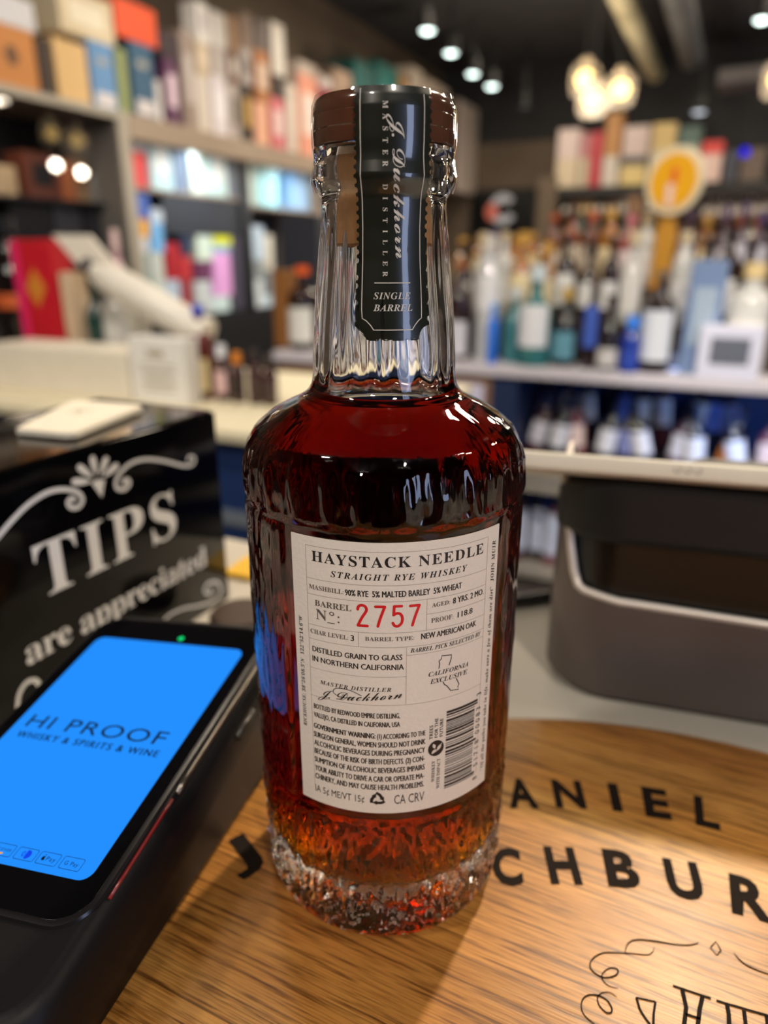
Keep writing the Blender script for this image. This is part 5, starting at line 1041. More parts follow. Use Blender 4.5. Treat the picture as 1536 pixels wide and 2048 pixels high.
BOTTLES=[
('whisky_bottle', 'whisky', 2.52, -0.855, -0.17, 0.369, 0.049, (40, 20, 22), (150, 90, 50), (206, 206, 214), (0.05, 0.4), 0, 'dark whisky bottle with lilac label beside the big bottle neck, right side', 'bottles on the display table'),
('spirit_bottle', 'tall', 2.5, -0.731, -0.17, 0.456, 0.045, (196, 200, 204), (210, 206, 200), (226, 226, 230), (0.42, 0.68), 0, 'clear tall bottle with white upper label, left end of the table front', 'bottles on the display table'),
('spirit_bottle', 'tall', 2.445, -0.692, -0.17, 0.22, 0.0194, (40, 120, 235), (70, 160, 255), None, (0.12, 0.5), 0, 'slim azure stand-in for the blue light streak in front of the clear tall bottle', 'bottles on the display table'),  # made-up bottle standing in for a blue light streak on its neighbour
('squat_bottle', 'squat', 2.535, -0.635, -0.17, 0.273, 0.042, (60, 120, 128), (206, 210, 212), None, (0.12, 0.5), 0, 'teal glass squat bottle without label on the display table front row', 'bottles on the display table'),
('squat_bottle', 'squat', 2.48, -0.544, -0.17, 0.353, 0.0604, (46, 110, 112), (200, 216, 222), (226, 228, 232), (0.2, 0.62), 0, 'aqua glass bottle with white label and pale cap, display table front row', 'bottles on the display table'),
('squat_bottle', 'squat', 2.51, -0.439, -0.17, 0.277, 0.0458, (30, 30, 36), (190, 160, 90), (96, 150, 168), (0.1, 0.45), 0, 'black bottle with round teal label right of the aqua bottle', 'bottles on the display table'),
('whisky_bottle', 'whisky', 2.49, -0.344, -0.17, 0.304, 0.0276, (40, 24, 26), (90, 70, 60), (64, 96, 190), (0.25, 0.72), 0, 'dark bottle with blue band, fourth dark one on the table front', 'bottles on the display table'),
('squat_bottle', 'squat', 2.48, -0.275, -0.17, 0.256, 0.0392, (34, 26, 28), (60, 50, 46), (206, 202, 198), (0.06, 0.3), 0, 'low black bottle with white strip label near its base', 'bottles on the display table'),
('miniature_bottle', 'jar', 2.45, -0.197, -0.17, 0.19, 0.034, (26, 54, 150), (60, 140, 250), (40, 70, 170), (0.1, 0.4), 0, 'small cobalt bottle with bright azure cap at the table edge', 'bottles on the display table'),
('whisky_bottle', 'whisky', 2.5, -0.12, -0.17, 0.339, 0.0548, (36, 24, 24), (120, 100, 80), (216, 220, 226), (0.12, 0.62), 0, 'dark bottle with big white label left of the blue box', 'bottles on the display table'),
('spirit_bottle', 'tall', 2.535, 0.156, -0.17, 0.363, 0.068, (206, 204, 198), (222, 196, 140), (232, 226, 212), (0.1, 0.5), 0, 'white decanter bottle with tan wooden stopper behind the white box', 'bottles on the display table'),
('squat_bottle', 'squat', 2.692, -0.893, -0.02, 0.285, 0.0385, (44, 28, 24), (40, 34, 30), (222, 220, 216), (0.13239778166419283, 0.4679818114815508), 0, 'dark bottle with white label in the first riser row, first from left end', 'bottles on the first riser'),
('squat_bottle', 'squat', 2.679, -0.814, -0.02, 0.32, 0.037, (196, 196, 192), (214, 196, 160), (228, 226, 222), (0.1377542540552254, 0.5244016009809777), 0, 'clear bottle with white label in the first riser row, second from left end', 'bottles on the first riser'),
('whisky_bottle', 'whisky', 2.686, -0.733, -0.02, 0.321, 0.0394, (196, 196, 192), (214, 196, 160), (228, 226, 222), (0.19543674881903866, 0.46307676180802587), 0, 'clear bottle with white label in the first riser row, third from left end', 'bottles on the first riser'),
('squat_bottle', 'squat', 2.656, -0.65, -0.02, 0.32, 0.0453, (150, 100, 36), (196, 150, 70), (232, 214, 170), (0.14478799658396285, 0.5352370722895756), 0, 'golden bottle with cream label in the first riser row, fourth from left end', 'bottles on the first riser'),
('squat_bottle', 'squat', 2.7, -0.565, -0.02, 0.284, 0.0474, (150, 100, 36), (196, 150, 70), (232, 214, 170), (0.17373611652131787, 0.5207144530852499), 0, 'golden bottle with cream label in the first riser row, fifth from left end', 'bottles on the first riser'),
('whisky_bottle', 'whisky', 2.652, -0.482, -0.02, 0.304, 0.0405, (44, 28, 24), (40, 34, 30), (222, 220, 216), (0.19476706911199265, 0.56385810042221), 0, 'dark bottle with white label in the first riser row, sixth from left end', 'bottles on the first riser'),
('squat_bottle', 'squat', 2.688, -0.401, -0.02, 0.28, 0.0398, (44, 28, 24), (40, 34, 30), (222, 220, 216), (0.17639255516667202, 0.49741146282676824), 0, 'dark bottle with white label in the first riser row, seventh from left end', 'bottles on the first riser'),
('whisky_bottle', 'whisky', 2.672, -0.322, -0.02, 0.301, 0.0327, (44, 28, 24), (40, 34, 30), (222, 220, 216), (0.15448344138346456, 0.47935847273459303), 0, 'dark bottle with white label in the first riser row, eighth from left end', 'bottles on the first riser'),
('squat_bottle', 'squat', 2.678, -0.245, -0.02, 0.321, 0.0415, (196, 196, 192), (214, 196, 160), (228, 226, 222), (0.123705759920281, 0.5351620894647884), 0, 'clear bottle with white label in the first riser row, ninth from left end', 'bottles on the first riser'),
('spirit_bottle', 'tall', 2.654, -0.073, -0.02, 0.315, 0.036, (196, 196, 192), (214, 196, 160), (228, 226, 222), (0.1739023048851332, 0.4679726163263273), 0, 'clear bottle with white label in the first riser row, tenth from left end', 'bottles on the first riser'),
('spirit_bottle', 'tall', 2.69, -0.001, -0.02, 0.294, 0.0345, (44, 28, 24), (40, 34, 30), (222, 220, 216), (0.179755414479237, 0.49848026838996906), 0, 'dark bottle with white label in the first riser row, eleventh from left end', 'bottles on the first riser'),
('whisky_bottle', 'whisky', 2.652, 0.068, -0.02, 0.325, 0.0412, (44, 28, 24), (40, 34, 30), (222, 220, 216), (0.12492881936321407, 0.48746433282865176), 0, 'dark bottle with white label in the first riser row, twelfth from left end', 'bottles on the first riser'),
('whisky_bottle', 'whisky', 2.713, 0.137, -0.02, 0.286, 0.043, (44, 28, 24), (40, 34, 30), (222, 220, 216), (0.14327394035996124, 0.4630811295296054), 0, 'dark bottle with white label in the first riser row, thirteenth from left end', 'bottles on the first riser'),
('squat_bottle', 'squat', 2.887, -0.973, 0.1, 0.188, 0.0375, (150, 100, 36), (196, 150, 70), (232, 214, 170), (0.14285489006929275, 0.5410255869864233), 0, 'golden bottle with cream label in the second riser row, first from left end', 'bottles on the second riser'),
('whisky_bottle', 'whisky', 2.889, -0.899, 0.1, 0.197, 0.033, (150, 100, 36), (196, 150, 70), (232, 214, 170), (0.1322327701897856, 0.5382307121846923), 0, 'golden bottle with cream label in the second riser row, second from left end', 'bottles on the second riser'),
('squat_bottle', 'squat', 2.851, -0.825, 0.1, 0.21, 0.0462, (70, 52, 72), (84, 66, 110), (214, 210, 220), (0.16941837143386318, 0.5672900409497101), 0, 'mauve bottle with grey label in the second riser row, third from left end', 'bottles on the second riser'),
('whisky_bottle', 'whisky', 2.9, -0.748, 0.1, 0.194, 0.0421, (150, 100, 36), (196, 150, 70), (232, 214, 170), (0.1327123727389021, 0.5287708073938457), 0, 'golden bottle with cream label in the second riser row, fourth from left end', 'bottles on the second riser'),
('whisky_bottle', 'whisky', 2.863, -0.668, 0.1, 0.202, 0.0389, (150, 100, 36), (196, 150, 70), (232, 214, 170), (0.1843479259984042, 0.5796622314664729), 0, 'golden bottle with cream label in the second riser row, fifth from left end', 'bottles on the second riser'),
('whisky_bottle', 'whisky', 2.884, -0.59, 0.1, 0.272, 0.0351, (96, 50, 30), (180, 84, 44), (220, 206, 186), (0.1933223844813805, 0.4736341879302319), 0, 'brown bottle with rust capsule in the second riser row, sixth from left end', 'bottles on the second riser'),
('whisky_bottle', 'whisky', 2.872, -0.514, 0.1, 0.287, 0.0388, (120, 58, 20), (60, 44, 34), (226, 214, 190), (0.1976495046315435, 0.5327820983894697), 0, 'amber bottle with cream label in the second riser row, seventh from left end', 'bottles on the second riser'),
('spirit_bottle', 'tall', 2.889, -0.439, 0.1, 0.279, 0.036, (96, 50, 30), (180, 84, 44), (220, 206, 186), (0.12284591622488096, 0.5601820539199486), 0, 'brown bottle with rust capsule in the second riser row, eighth from left end', 'bottles on the second riser'),
('spirit_bottle', 'tall', 2.856, -0.366, 0.1, 0.283, 0.036, (150, 100, 36), (196, 150, 70), (232, 214, 170), (0.13614181950203308, 0.512657702634295), 0, 'golden bottle with cream label in the second riser row, ninth from left end', 'bottles on the second riser'),
('whisky_bottle', 'whisky', 2.894, -0.294, 0.1, 0.261, 0.0418, (150, 80, 80), (214, 120, 140), (232, 216, 216), (0.17179485254842067, 0.5113404317179744), 0, 'rosy bottle with pale label in the second riser row, tenth from left end', 'bottles on the second riser'),
('spirit_bottle', 'tall', 2.849, -0.228, 0.1, 0.259, 0.035, (196, 196, 192), (214, 196, 160), (228, 226, 222), (0.1402709902777607, 0.5230812566352476), 0, 'clear bottle with white label in the second riser row, eleventh from left end', 'bottles on the second riser'),
('whisky_bottle', 'whisky', 2.886, -0.084, 0.1, 0.271, 0.0287, (70, 52, 72), (84, 66, 110), (214, 210, 220), (0.14600112560467346, 0.5669230597567855), 0, 'mauve bottle with grey label in the second riser row, twelfth from left end', 'bottles on the second riser'),
('squat_bottle', 'squat', 2.871, -0.022, 0.1, 0.256, 0.0256, (150, 100, 36), (196, 150, 70), (232, 214, 170), (0.1970204173928214, 0.5383560949450494), 0, 'golden bottle with cream label in the second riser row, thirteenth from left end', 'bottles on the second riser'),
('squat_bottle', 'squat', 2.896, 0.04, 0.1, 0.287, 0.0257, (70, 52, 72), (84, 66, 110), (214, 210, 220), (0.1274326893270657, 0.4853105553358147), 0, 'mauve bottle with grey label in the second riser row, fourteenth from left end', 'bottles on the second riser'),
('squat_bottle', 'squat', 2.885, 0.1, 0.1, 0.295, 0.0231, (70, 52, 72), (84, 66, 110), (214, 210, 220), (0.14692716675770562, 0.5388290799896976), 0, 'mauve bottle with grey label in the second riser row, fifteenth from left end', 'bottles on the second riser'),
('squat_bottle', 'squat', 2.893, 0.16, 0.1, 0.266, 0.0344, (70, 52, 72), (84, 66, 110), (214, 210, 220), (0.1372190401880337, 0.556167673187816), 0, 'mauve bottle with grey label in the second riser row, sixteenth from left end', 'bottles on the second riser'),
('champagne_bottle', 'champ', 3.108, -0.528, 0.11, 0.262, 0.0325, (40, 54, 44), (96, 112, 98), (206, 214, 206), (0.1, 0.45), 0, 'green bottle with silver foil in the third riser row, first from left end', 'bottles on the third riser'),
('champagne_bottle', 'champ', 3.136, -0.466, 0.11, 0.259, 0.0284, (40, 54, 44), (96, 112, 98), (206, 214, 206), (0.1, 0.45), 0, 'green bottle with silver foil in the third riser row, second from left end', 'bottles on the third riser'),
('champagne_bottle', 'champ', 3.108, -0.404, 0.11, 0.253, 0.0299, (40, 54, 44), (96, 112, 98), (206, 214, 206), (0.1, 0.45), 0, 'green bottle with silver foil in the third riser row, third from left end', 'bottles on the third riser'),
('champagne_bottle', 'champ', 3.136, -0.343, 0.11, 0.272, 0.0342, (40, 54, 44), (96, 112, 98), (206, 214, 206), (0.1, 0.45), 0, 'green bottle with silver foil in the third riser row, fourth from left end', 'bottles on the third riser'),
('whisky_bottle', 'whisky', 3.108, -0.105, 0.11, 0.245, 0.0348, (120, 58, 20), (60, 44, 34), (226, 214, 190), (0.1, 0.45), 0, 'amber bottle with cream label in the third riser row, fifth from left end', 'bottles on the third riser'),
('wine_bottle', 'wine', 3.136, -0.038, 0.11, 0.237, 0.0311, (44, 28, 24), (40, 34, 30), (222, 220, 216), (0.1, 0.45), 0, 'dark bottle with white label in the third riser row, sixth from left end', 'bottles on the third riser'),
('spirit_bottle', 'tall', 3.108, 0.028, 0.11, 0.222, 0.032, (44, 28, 24), (40, 34, 30), (222, 220, 216), (0.1, 0.45), 0, 'dark bottle with white label in the third riser row, seventh from left end', 'bottles on the third riser'),
('wine_bottle', 'wine', 3.136, 0.093, 0.11, 0.255, 0.0303, (96, 50, 30), (180, 84, 44), (220, 206, 186), (0.1, 0.45), 0, 'brown bottle with rust capsule in the third riser row, eighth from left end', 'bottles on the third riser'),
('spirit_bottle', 'tall', 3.108, 0.156, 0.11, 0.241, 0.0356, (96, 50, 30), (180, 84, 44), (220, 206, 186), (0.1, 0.45), 0, 'brown bottle with rust capsule in the third riser row, ninth from left end', 'bottles on the third riser'),
('wine_bottle', 'wine', 2.616, -0.556, -0.585, 0.29, 0.038, (70, 34, 44), (28, 34, 60), (206, 204, 214), (0.3, 0.61), 14, 'plum wine bottle with white label in blue rack front row, first from left end', 'wine in blue rack'),
('wine_bottle', 'wine', 2.588, -0.46, -0.585, 0.29, 0.038, (26, 20, 24), (28, 34, 60), (222, 222, 228), (0.3, 0.61), 10, 'black wine bottle with white label in blue rack front row, second from left end', 'wine in blue rack'),
('wine_bottle', 'wine', 2.616, -0.368, -0.585, 0.29, 0.038, (120, 60, 70), (28, 34, 60), (232, 206, 198), (0.3, 0.61), -6, 'rose wine bottle with pale label in blue rack front row, third from left end', 'wine in blue rack'),
('wine_bottle', 'wine', 2.588, -0.277, -0.585, 0.29, 0.038, (26, 20, 24), (28, 34, 60), (222, 222, 228), (0.3, 0.61), 9, 'black wine bottle with white label in blue rack front row, fourth from left end', 'wine in blue rack'),
('wine_bottle', 'wine', 2.616, -0.186, -0.585, 0.29, 0.038, (34, 26, 40), (28, 34, 60), (132, 140, 196), (0.3, 0.61), 0, 'dark wine bottle with periwinkle label in blue rack front row, fifth from left end', 'wine in blue rack'),
('wine_bottle', 'wine', 2.588, -0.097, -0.585, 0.29, 0.038, (26, 20, 24), (28, 34, 60), (222, 222, 228), (0.3, 0.61), -16, 'black wine bottle with white label in blue rack front row, sixth from left end', 'wine in blue rack'),
('wine_bottle', 'wine', 2.616, -0.015, -0.585, 0.29, 0.038, (70, 34, 44), (28, 34, 60), (206, 204, 214), (0.3, 0.61), 8, 'plum wine bottle with white label in blue rack front row, seventh from left end', 'wine in blue rack'),
('wine_bottle', 'wine', 2.588, 0.066, -0.585, 0.29, 0.038, (26, 20, 24), (28, 34, 60), (222, 222, 228), (0.3, 0.61), -5, 'black wine bottle with white label in blue rack front row, eighth from left end', 'wine in blue rack'),
('wine_bottle', 'wine', 2.616, 0.145, -0.585, 0.29, 0.038, (40, 28, 30), (28, 34, 60), (190, 110, 40), (0.3, 0.61), 12, 'dark wine bottle with orange label in blue rack front row, ninth from left end', 'wine in blue rack'),
('wine_bottle', 'wine', 2.588, 0.221, -0.585, 0.29, 0.0371, (26, 20, 24), (28, 34, 60), (222, 222, 228), (0.3, 0.61), -14, 'black wine bottle with white label in blue rack front row, tenth from left end', 'wine in blue rack'),
('wine_bottle', 'wine', 2.616, 0.293, -0.585, 0.29, 0.0371, (120, 60, 70), (28, 34, 60), (232, 206, 198), (0.3, 0.61), 0, 'rose wine bottle with pale label in blue rack front row, eleventh from left end', 'wine in blue rack'),
('wine_bottle', 'wine', 2.788, -0.555, -0.53, 0.31, 0.038, (34, 26, 40), (40, 60, 120), (132, 140, 196), (0.34, 0.68), 6, 'dark wine bottle with periwinkle label in blue rack back row, first from left end', 'wine in blue rack'),
('wine_bottle', 'wine', 2.816, -0.455, -0.53, 0.31, 0.038, (26, 20, 24), (40, 60, 120), (222, 222, 228), (0.34, 0.68), 0, 'black wine bottle with white label in blue rack back row, second from left end', 'wine in blue rack'),
('wine_bottle', 'wine', 2.788, -0.354, -0.53, 0.31, 0.038, (26, 20, 24), (40, 60, 120), (222, 222, 228), (0.34, 0.68), -8, 'black wine bottle with white label in blue rack back row, third from left end', 'wine in blue rack'),
('wine_bottle', 'wine', 2.816, -0.259, -0.53, 0.31, 0.038, (30, 36, 60), (40, 60, 120), (90, 120, 210), (0.34, 0.68), 10, 'navy wine bottle with blue label in blue rack back row, fourth from left end', 'wine in blue rack'),
('wine_bottle', 'wine', 2.788, -0.163, -0.53, 0.31, 0.038, (26, 20, 24), (40, 60, 120), (222, 222, 228), (0.34, 0.68), 0, 'black wine bottle with white label in blue rack back row, fifth from left end', 'wine in blue rack'),
('wine_bottle', 'wine', 2.816, -0.07, -0.53, 0.31, 0.038, (70, 34, 44), (40, 60, 120), (206, 204, 214), (0.34, 0.68), -6, 'plum wine bottle with white label in blue rack back row, sixth from left end', 'wine in blue rack'),
('wine_bottle', 'wine', 2.788, 0.017, -0.53, 0.31, 0.038, (26, 20, 24), (40, 60, 120), (222, 222, 228), (0.34, 0.68), 9, 'black wine bottle with white label in blue rack back row, seventh from left end', 'wine in blue rack'),
('wine_bottle', 'wine', 2.816, 0.102, -0.53, 0.31, 0.038, (30, 36, 60), (40, 60, 120), (90, 120, 210), (0.34, 0.68), 0, 'navy wine bottle with blue label in blue rack back row, eighth from left end', 'wine in blue rack'),
('wine_bottle', 'wine', 2.788, 0.188, -0.53, 0.31, 0.038, (34, 26, 40), (40, 60, 120), (132, 140, 196), (0.34, 0.68), -10, 'dark wine bottle with periwinkle label in blue rack back row, ninth from left end', 'wine in blue rack'),
('wine_bottle', 'wine', 2.616, -0.637, -1.0, 0.3, 0.0339, (26, 20, 24), (40, 34, 40), (206, 214, 236), (0.15, 0.75), 0, 'dark wine bottle with pale tag on the bottom rack tier, first from left end', 'wine on the bottom rack tier'),
('wine_bottle', 'wine', 2.588, -0.572, -1.0, 0.3, 0.0339, (70, 34, 44), (40, 34, 40), (206, 214, 236), (0.15, 0.75), 0, 'dark wine bottle with pale tag on the bottom rack tier, second from left end', 'wine on the bottom rack tier'),
('wine_bottle', 'wine', 2.616, -0.504, -1.0, 0.3, 0.0348, (26, 20, 24), (40, 34, 40), (206, 214, 236), (0.15, 0.75), 0, 'dark wine bottle with pale tag on the bottom rack tier, third from left end', 'wine on the bottom rack tier'),
('wine_bottle', 'wine', 2.588, -0.437, -1.0, 0.3, 0.0348, (120, 60, 70), (40, 34, 40), (206, 214, 236), (0.15, 0.75), 0, 'dark wine bottle with pale tag on the bottom rack tier, fourth from left end', 'wine on the bottom rack tier'),
('whisky_bottle', 'whisky', 2.54, -1.567, -0.17, 0.342, 0.067, (40, 28, 24), (240, 100, 30), (222, 222, 216), (0.1, 0.52), 0, 'dark bottle with orange cap and white label left of the big bottle', 'bottles on the display table'),
('whisky_bottle', 'whisky', 1.69, -2.267, -0.17, 0.514, 0.072, (22, 16, 18), (20, 18, 20), (206, 96, 44), (0.4, 0.5), 0, 'large black bottle with orange band at the far left', ''),
('whisky_bottle', 'whisky', 1.56, -1.755, -0.17, 0.319, 0.03, (24, 60, 56), (30, 50, 46), None, (0.12, 0.5), 0, 'dark green bottle right of the red gift box', ''),
('spirit_bottle', 'tall', 1.53, -1.62, -0.17, 0.346, 0.054, (190, 190, 186), (110, 104, 108), None, (0.12, 0.5), 0, 'clear bottle with grey cap behind the white gift box', ''),
('spirit_bottle', 'tall', 1.75, -1.819, -0.17, 0.468, 0.026, (206, 170, 176), (222, 196, 196), (226, 206, 206), (0.12, 0.5), 0, 'slim pink bottle behind the clear grey capped bottle', ''),
('whisky_bottle', 'whisky', 1.42, -1.226, -0.17, 0.257, 0.036, (92, 30, 16), (40, 70, 200), (230, 212, 160), (0.1, 0.45), 0, 'amber bottle with cream label and blue cap beside the white gift box', ''),
('miniature_bottle', 'jar', 1.42, -1.158, -0.17, 0.154, 0.021, (60, 26, 20), (226, 230, 240), (216, 180, 180), (0.15, 0.55), 0, 'stubby dark bottle with pale cap on the near island, first right of cream-label bottle', 'stubby bottles on the near island'),
('miniature_bottle', 'jar', 1.42, -1.107, -0.17, 0.136, 0.021, (60, 26, 20), (214, 130, 30), (40, 26, 22), (0.15, 0.55), 0, 'stubby dark bottle with amber cap on the near island, second right of cream-label bottle', 'stubby bottles on the near island'),
('miniature_bottle', 'jar', 1.42, -1.05, -0.17, 0.145, 0.021, (60, 26, 20), (46, 36, 34), (70, 52, 46), (0.15, 0.55), 0, 'stubby brown bottle with black cap on the near island, third right of cream-label bottle', 'stubby bottles on the near island'),
('miniature_bottle', 'jar', 1.42, -1.002, -0.17, 0.132, 0.021, (60, 26, 20), (60, 50, 46), (60, 44, 40), (0.15, 0.55), 0, 'stubby dark brown bottle on the near island, fourth right of cream-label bottle', 'stubby bottles on the near island'),
('wine_bottle', 'wine', 9.4, -1.897, 0.709, 0.149, 0.04, (44, 28, 24), (40, 34, 30), (222, 220, 216), (0.12, 0.5), 0, 'dark bottle with white label on the upper back shelf, first from left end', 'bottles on the upper back shelf'),
('wine_bottle', 'wine', 9.4, -1.796, 0.709, 0.154, 0.04, (96, 50, 30), (180, 84, 44), (220, 206, 186), (0.12, 0.5), 0, 'brown bottle with rust capsule on the upper back shelf, second from left end', 'bottles on the upper back shelf'),
('whisky_bottle', 'whisky', 9.4, -1.696, 0.709, 0.153, 0.04, (150, 100, 36), (196, 150, 70), (232, 214, 170), (0.12, 0.5), 0, 'golden bottle with cream label on the upper back shelf, third from left end', 'bottles on the upper back shelf'),
('whisky_bottle', 'whisky', 9.4, -1.597, 0.709, 0.149, 0.04, (150, 100, 36), (196, 150, 70), (232, 214, 170), (0.12, 0.5), 0, 'golden bottle with cream label on the upper back shelf, fourth from left end', 'bottles on the upper back shelf'),
('wine_bottle', 'wine', 9.4, -1.498, 0.709, 0.16, 0.04, (44, 28, 24), (40, 34, 30), (222, 220, 216), (0.12, 0.5), 0, 'dark bottle with white label on the upper back shelf, fifth from left end', 'bottles on the upper back shelf'),
('wine_bottle', 'wine', 9.4, -1.401, 0.709, 0.144, 0.04, (120, 58, 20), (60, 44, 34), (226, 214, 190), (0.12, 0.5), 0, 'amber bottle with cream label on the upper back shelf, sixth from left end', 'bottles on the upper back shelf'),
('whisky_bottle', 'whisky', 9.4, -1.304, 0.709, 0.158, 0.04, (120, 58, 20), (60, 44, 34), (226, 214, 190), (0.12, 0.5), 0, 'amber bottle with cream label on the upper back shelf, seventh from left end', 'bottles on the upper back shelf'),
('whisky_bottle', 'whisky', 9.4, -1.208, 0.709, 0.154, 0.04, (196, 196, 192), (214, 196, 160), (228, 226, 222), (0.12, 0.5), 0, 'clear bottle with white label on the upper back shelf, eighth from left end', 'bottles on the upper back shelf'),
('whisky_bottle', 'whisky', 9.4, -1.114, 0.709, 0.149, 0.04, (150, 100, 36), (196, 150, 70), (232, 214, 170), (0.12, 0.5), 0, 'golden bottle with cream label on the upper back shelf, ninth from left end', 'bottles on the upper back shelf'),
('wine_bottle', 'wine', 9.4, -1.019, 0.709, 0.16, 0.04, (150, 100, 36), (196, 150, 70), (232, 214, 170), (0.12, 0.5), 0, 'golden bottle with cream label on the upper back shelf, tenth from left end', 'bottles on the upper back shelf'),
('whisky_bottle', 'whisky', 9.4, -0.926, 0.709, 0.145, 0.04, (44, 28, 24), (40, 34, 30), (222, 220, 216), (0.12, 0.5), 0, 'dark bottle with white label on the upper back shelf, eleventh from left end', 'bottles on the upper back shelf'),
('whisky_bottle', 'whisky', 9.4, -1.884, 0.285, 0.288, 0.04, (150, 100, 36), (196, 150, 70), (232, 214, 170), (0.12, 0.5), 0, 'golden bottle with cream label on the lower back shelf, first from left end', 'bottles on the lower back shelf'),
('whisky_bottle', 'whisky', 9.4, -1.757, 0.285, 0.268, 0.04, (96, 50, 30), (180, 84, 44), (220, 206, 186), (0.12, 0.5), 0, 'brown bottle with rust capsule on the lower back shelf, second from left end', 'bottles on the lower back shelf'),
('whisky_bottle', 'whisky', 9.4, -1.631, 0.285, 0.292, 0.04, (44, 28, 24), (40, 34, 30), (222, 220, 216), (0.12, 0.5), 0, 'dark bottle with white label on the lower back shelf, third from left end', 'bottles on the lower back shelf'),
('wine_bottle', 'wine', 9.4, -1.506, 0.285, 0.265, 0.04, (196, 196, 192), (214, 196, 160), (228, 226, 222), (0.12, 0.5), 0, 'clear bottle with white label on the lower back shelf, fourth from left end', 'bottles on the lower back shelf'),
('wine_bottle', 'wine', 9.4, -1.383, 0.285, 0.26, 0.04, (96, 50, 30), (180, 84, 44), (220, 206, 186), (0.12, 0.5), 0, 'brown bottle with rust capsule on the lower back shelf, fifth from left end', 'bottles on the lower back shelf'),
('whisky_bottle', 'whisky', 9.4, -1.261, 0.285, 0.253, 0.04, (96, 50, 30), (180, 84, 44), (220, 206, 186), (0.12, 0.5), 0, 'brown bottle with rust capsule on the lower back shelf, sixth from left end', 'bottles on the lower back shelf'),
('wine_bottle', 'wine', 9.4, -1.141, 0.285, 0.253, 0.04, (150, 100, 36), (196, 150, 70), (232, 214, 170), (0.12, 0.5), 0, 'golden bottle with cream label on the lower back shelf, seventh from left end', 'bottles on the lower back shelf'),
('wine_bottle', 'wine', 9.4, -1.022, 0.285, 0.285, 0.04, (44, 28, 24), (40, 34, 30), (222, 220, 216), (0.12, 0.5), 0, 'dark bottle with white label on the lower back shelf, eighth from left end', 'bottles on the lower back shelf'),
('wine_bottle', 'wine', 9.4, -0.904, 0.285, 0.284, 0.04, (120, 58, 20), (60, 44, 34), (226, 214, 190), (0.12, 0.5), 0, 'amber bottle with cream label on the lower back shelf, ninth from left end', 'bottles on the lower back shelf'),
('whisky_bottle', 'whisky', 9.4, -0.788, 0.285, 0.291, 0.04, (150, 100, 36), (196, 150, 70), (232, 214, 170), (0.12, 0.5), 0, 'golden bottle with cream label on the lower back shelf, tenth from left end', 'bottles on the lower back shelf'),
('wine_bottle', 'wine', 9.4, -0.672, 0.285, 0.264, 0.04, (196, 196, 192), (214, 196, 160), (228, 226, 222), (0.12, 0.5), 0, 'clear bottle with white label on the lower back shelf, eleventh from left end', 'bottles on the lower back shelf'),
('wine_bottle', 'wine', 9.4, -0.558, 0.285, 0.251, 0.04, (120, 58, 20), (60, 44, 34), (226, 214, 190), (0.12, 0.5), 0, 'amber bottle with cream label on the lower back shelf, twelfth from left end', 'bottles on the lower back shelf'),
('whisky_bottle', 'whisky', 9.4, -0.446, 0.285, 0.262, 0.04, (44, 28, 24), (40, 34, 30), (222, 220, 216), (0.12, 0.5), 0, 'dark bottle with white label on the lower back shelf, thirteenth from left end', 'bottles on the lower back shelf'),
('whisky_bottle', 'whisky', 9.4, -0.334, 0.285, 0.293, 0.04, (120, 58, 20), (60, 44, 34), (226, 214, 190), (0.12, 0.5), 0, 'amber bottle with cream label on the lower back shelf, fourteenth from left end', 'bottles on the lower back shelf'),
('whisky_bottle', 'whisky', 9.4, -0.224, 0.285, 0.273, 0.04, (150, 100, 36), (196, 150, 70), (232, 214, 170), (0.12, 0.5), 0, 'golden bottle with cream label on the lower back shelf, fifteenth from left end', 'bottles on the lower back shelf'),
('wine_bottle', 'wine', 9.4, -0.114, 0.285, 0.292, 0.04, (96, 50, 30), (180, 84, 44), (220, 206, 186), (0.12, 0.5), 0, 'brown bottle with rust capsule on the lower back shelf, sixteenth from left end', 'bottles on the lower back shelf'),
('whisky_bottle', 'whisky', 9.4, -0.006, 0.285, 0.282, 0.04, (96, 50, 30), (180, 84, 44), (220, 206, 186), (0.12, 0.5), 0, 'brown bottle with rust capsule on the lower back shelf, seventeenth from left end', 'bottles on the lower back shelf'),
('whisky_bottle', 'whisky', 9.4, 0.101, 0.285, 0.262, 0.04, (44, 28, 24), (40, 34, 30), (222, 220, 216), (0.12, 0.5), 0, 'dark bottle with white label on the lower back shelf, eighteenth from left end', 'bottles on the lower back shelf'),
('whisky_bottle', 'whisky', 9.4, 0.206, 0.285, 0.269, 0.04, (196, 196, 192), (214, 196, 160), (228, 226, 222), (0.12, 0.5), 0, 'clear bottle with white label on the lower back shelf, nineteenth from left end', 'bottles on the lower back shelf'),
('whisky_bottle', 'whisky', 9.4, 0.311, 0.285, 0.278, 0.04, (96, 50, 30), (180, 84, 44), (220, 206, 186), (0.12, 0.5), 0, 'brown bottle with rust capsule on the lower back shelf, twentieth from left end', 'bottles on the lower back shelf'),
('wine_bottle', 'wine', 9.4, -0.305, 0.622, 0.24, 0.0285, (44, 34, 36), (216, 190, 186), (206, 196, 190), (0.12, 0.5), 0, 'dark bottle with pale cap on the right back shelf, first from left end', 'bottles on the right back shelf'),
('whisky_bottle', 'whisky', 9.4, -0.245, 0.622, 0.24, 0.0237, (44, 34, 36), (216, 190, 186), (206, 196, 190), (0.12, 0.5), 0, 'dark bottle with pale cap on the right back shelf, second from left end', 'bottles on the right back shelf'),
('whisky_bottle', 'whisky', 9.4, -0.185, 0.622, 0.24, 0.0254, (44, 34, 36), (216, 190, 186), (206, 196, 190), (0.12, 0.5), 0, 'dark bottle with pale cap on the right back shelf, third from left end', 'bottles on the right back shelf'),
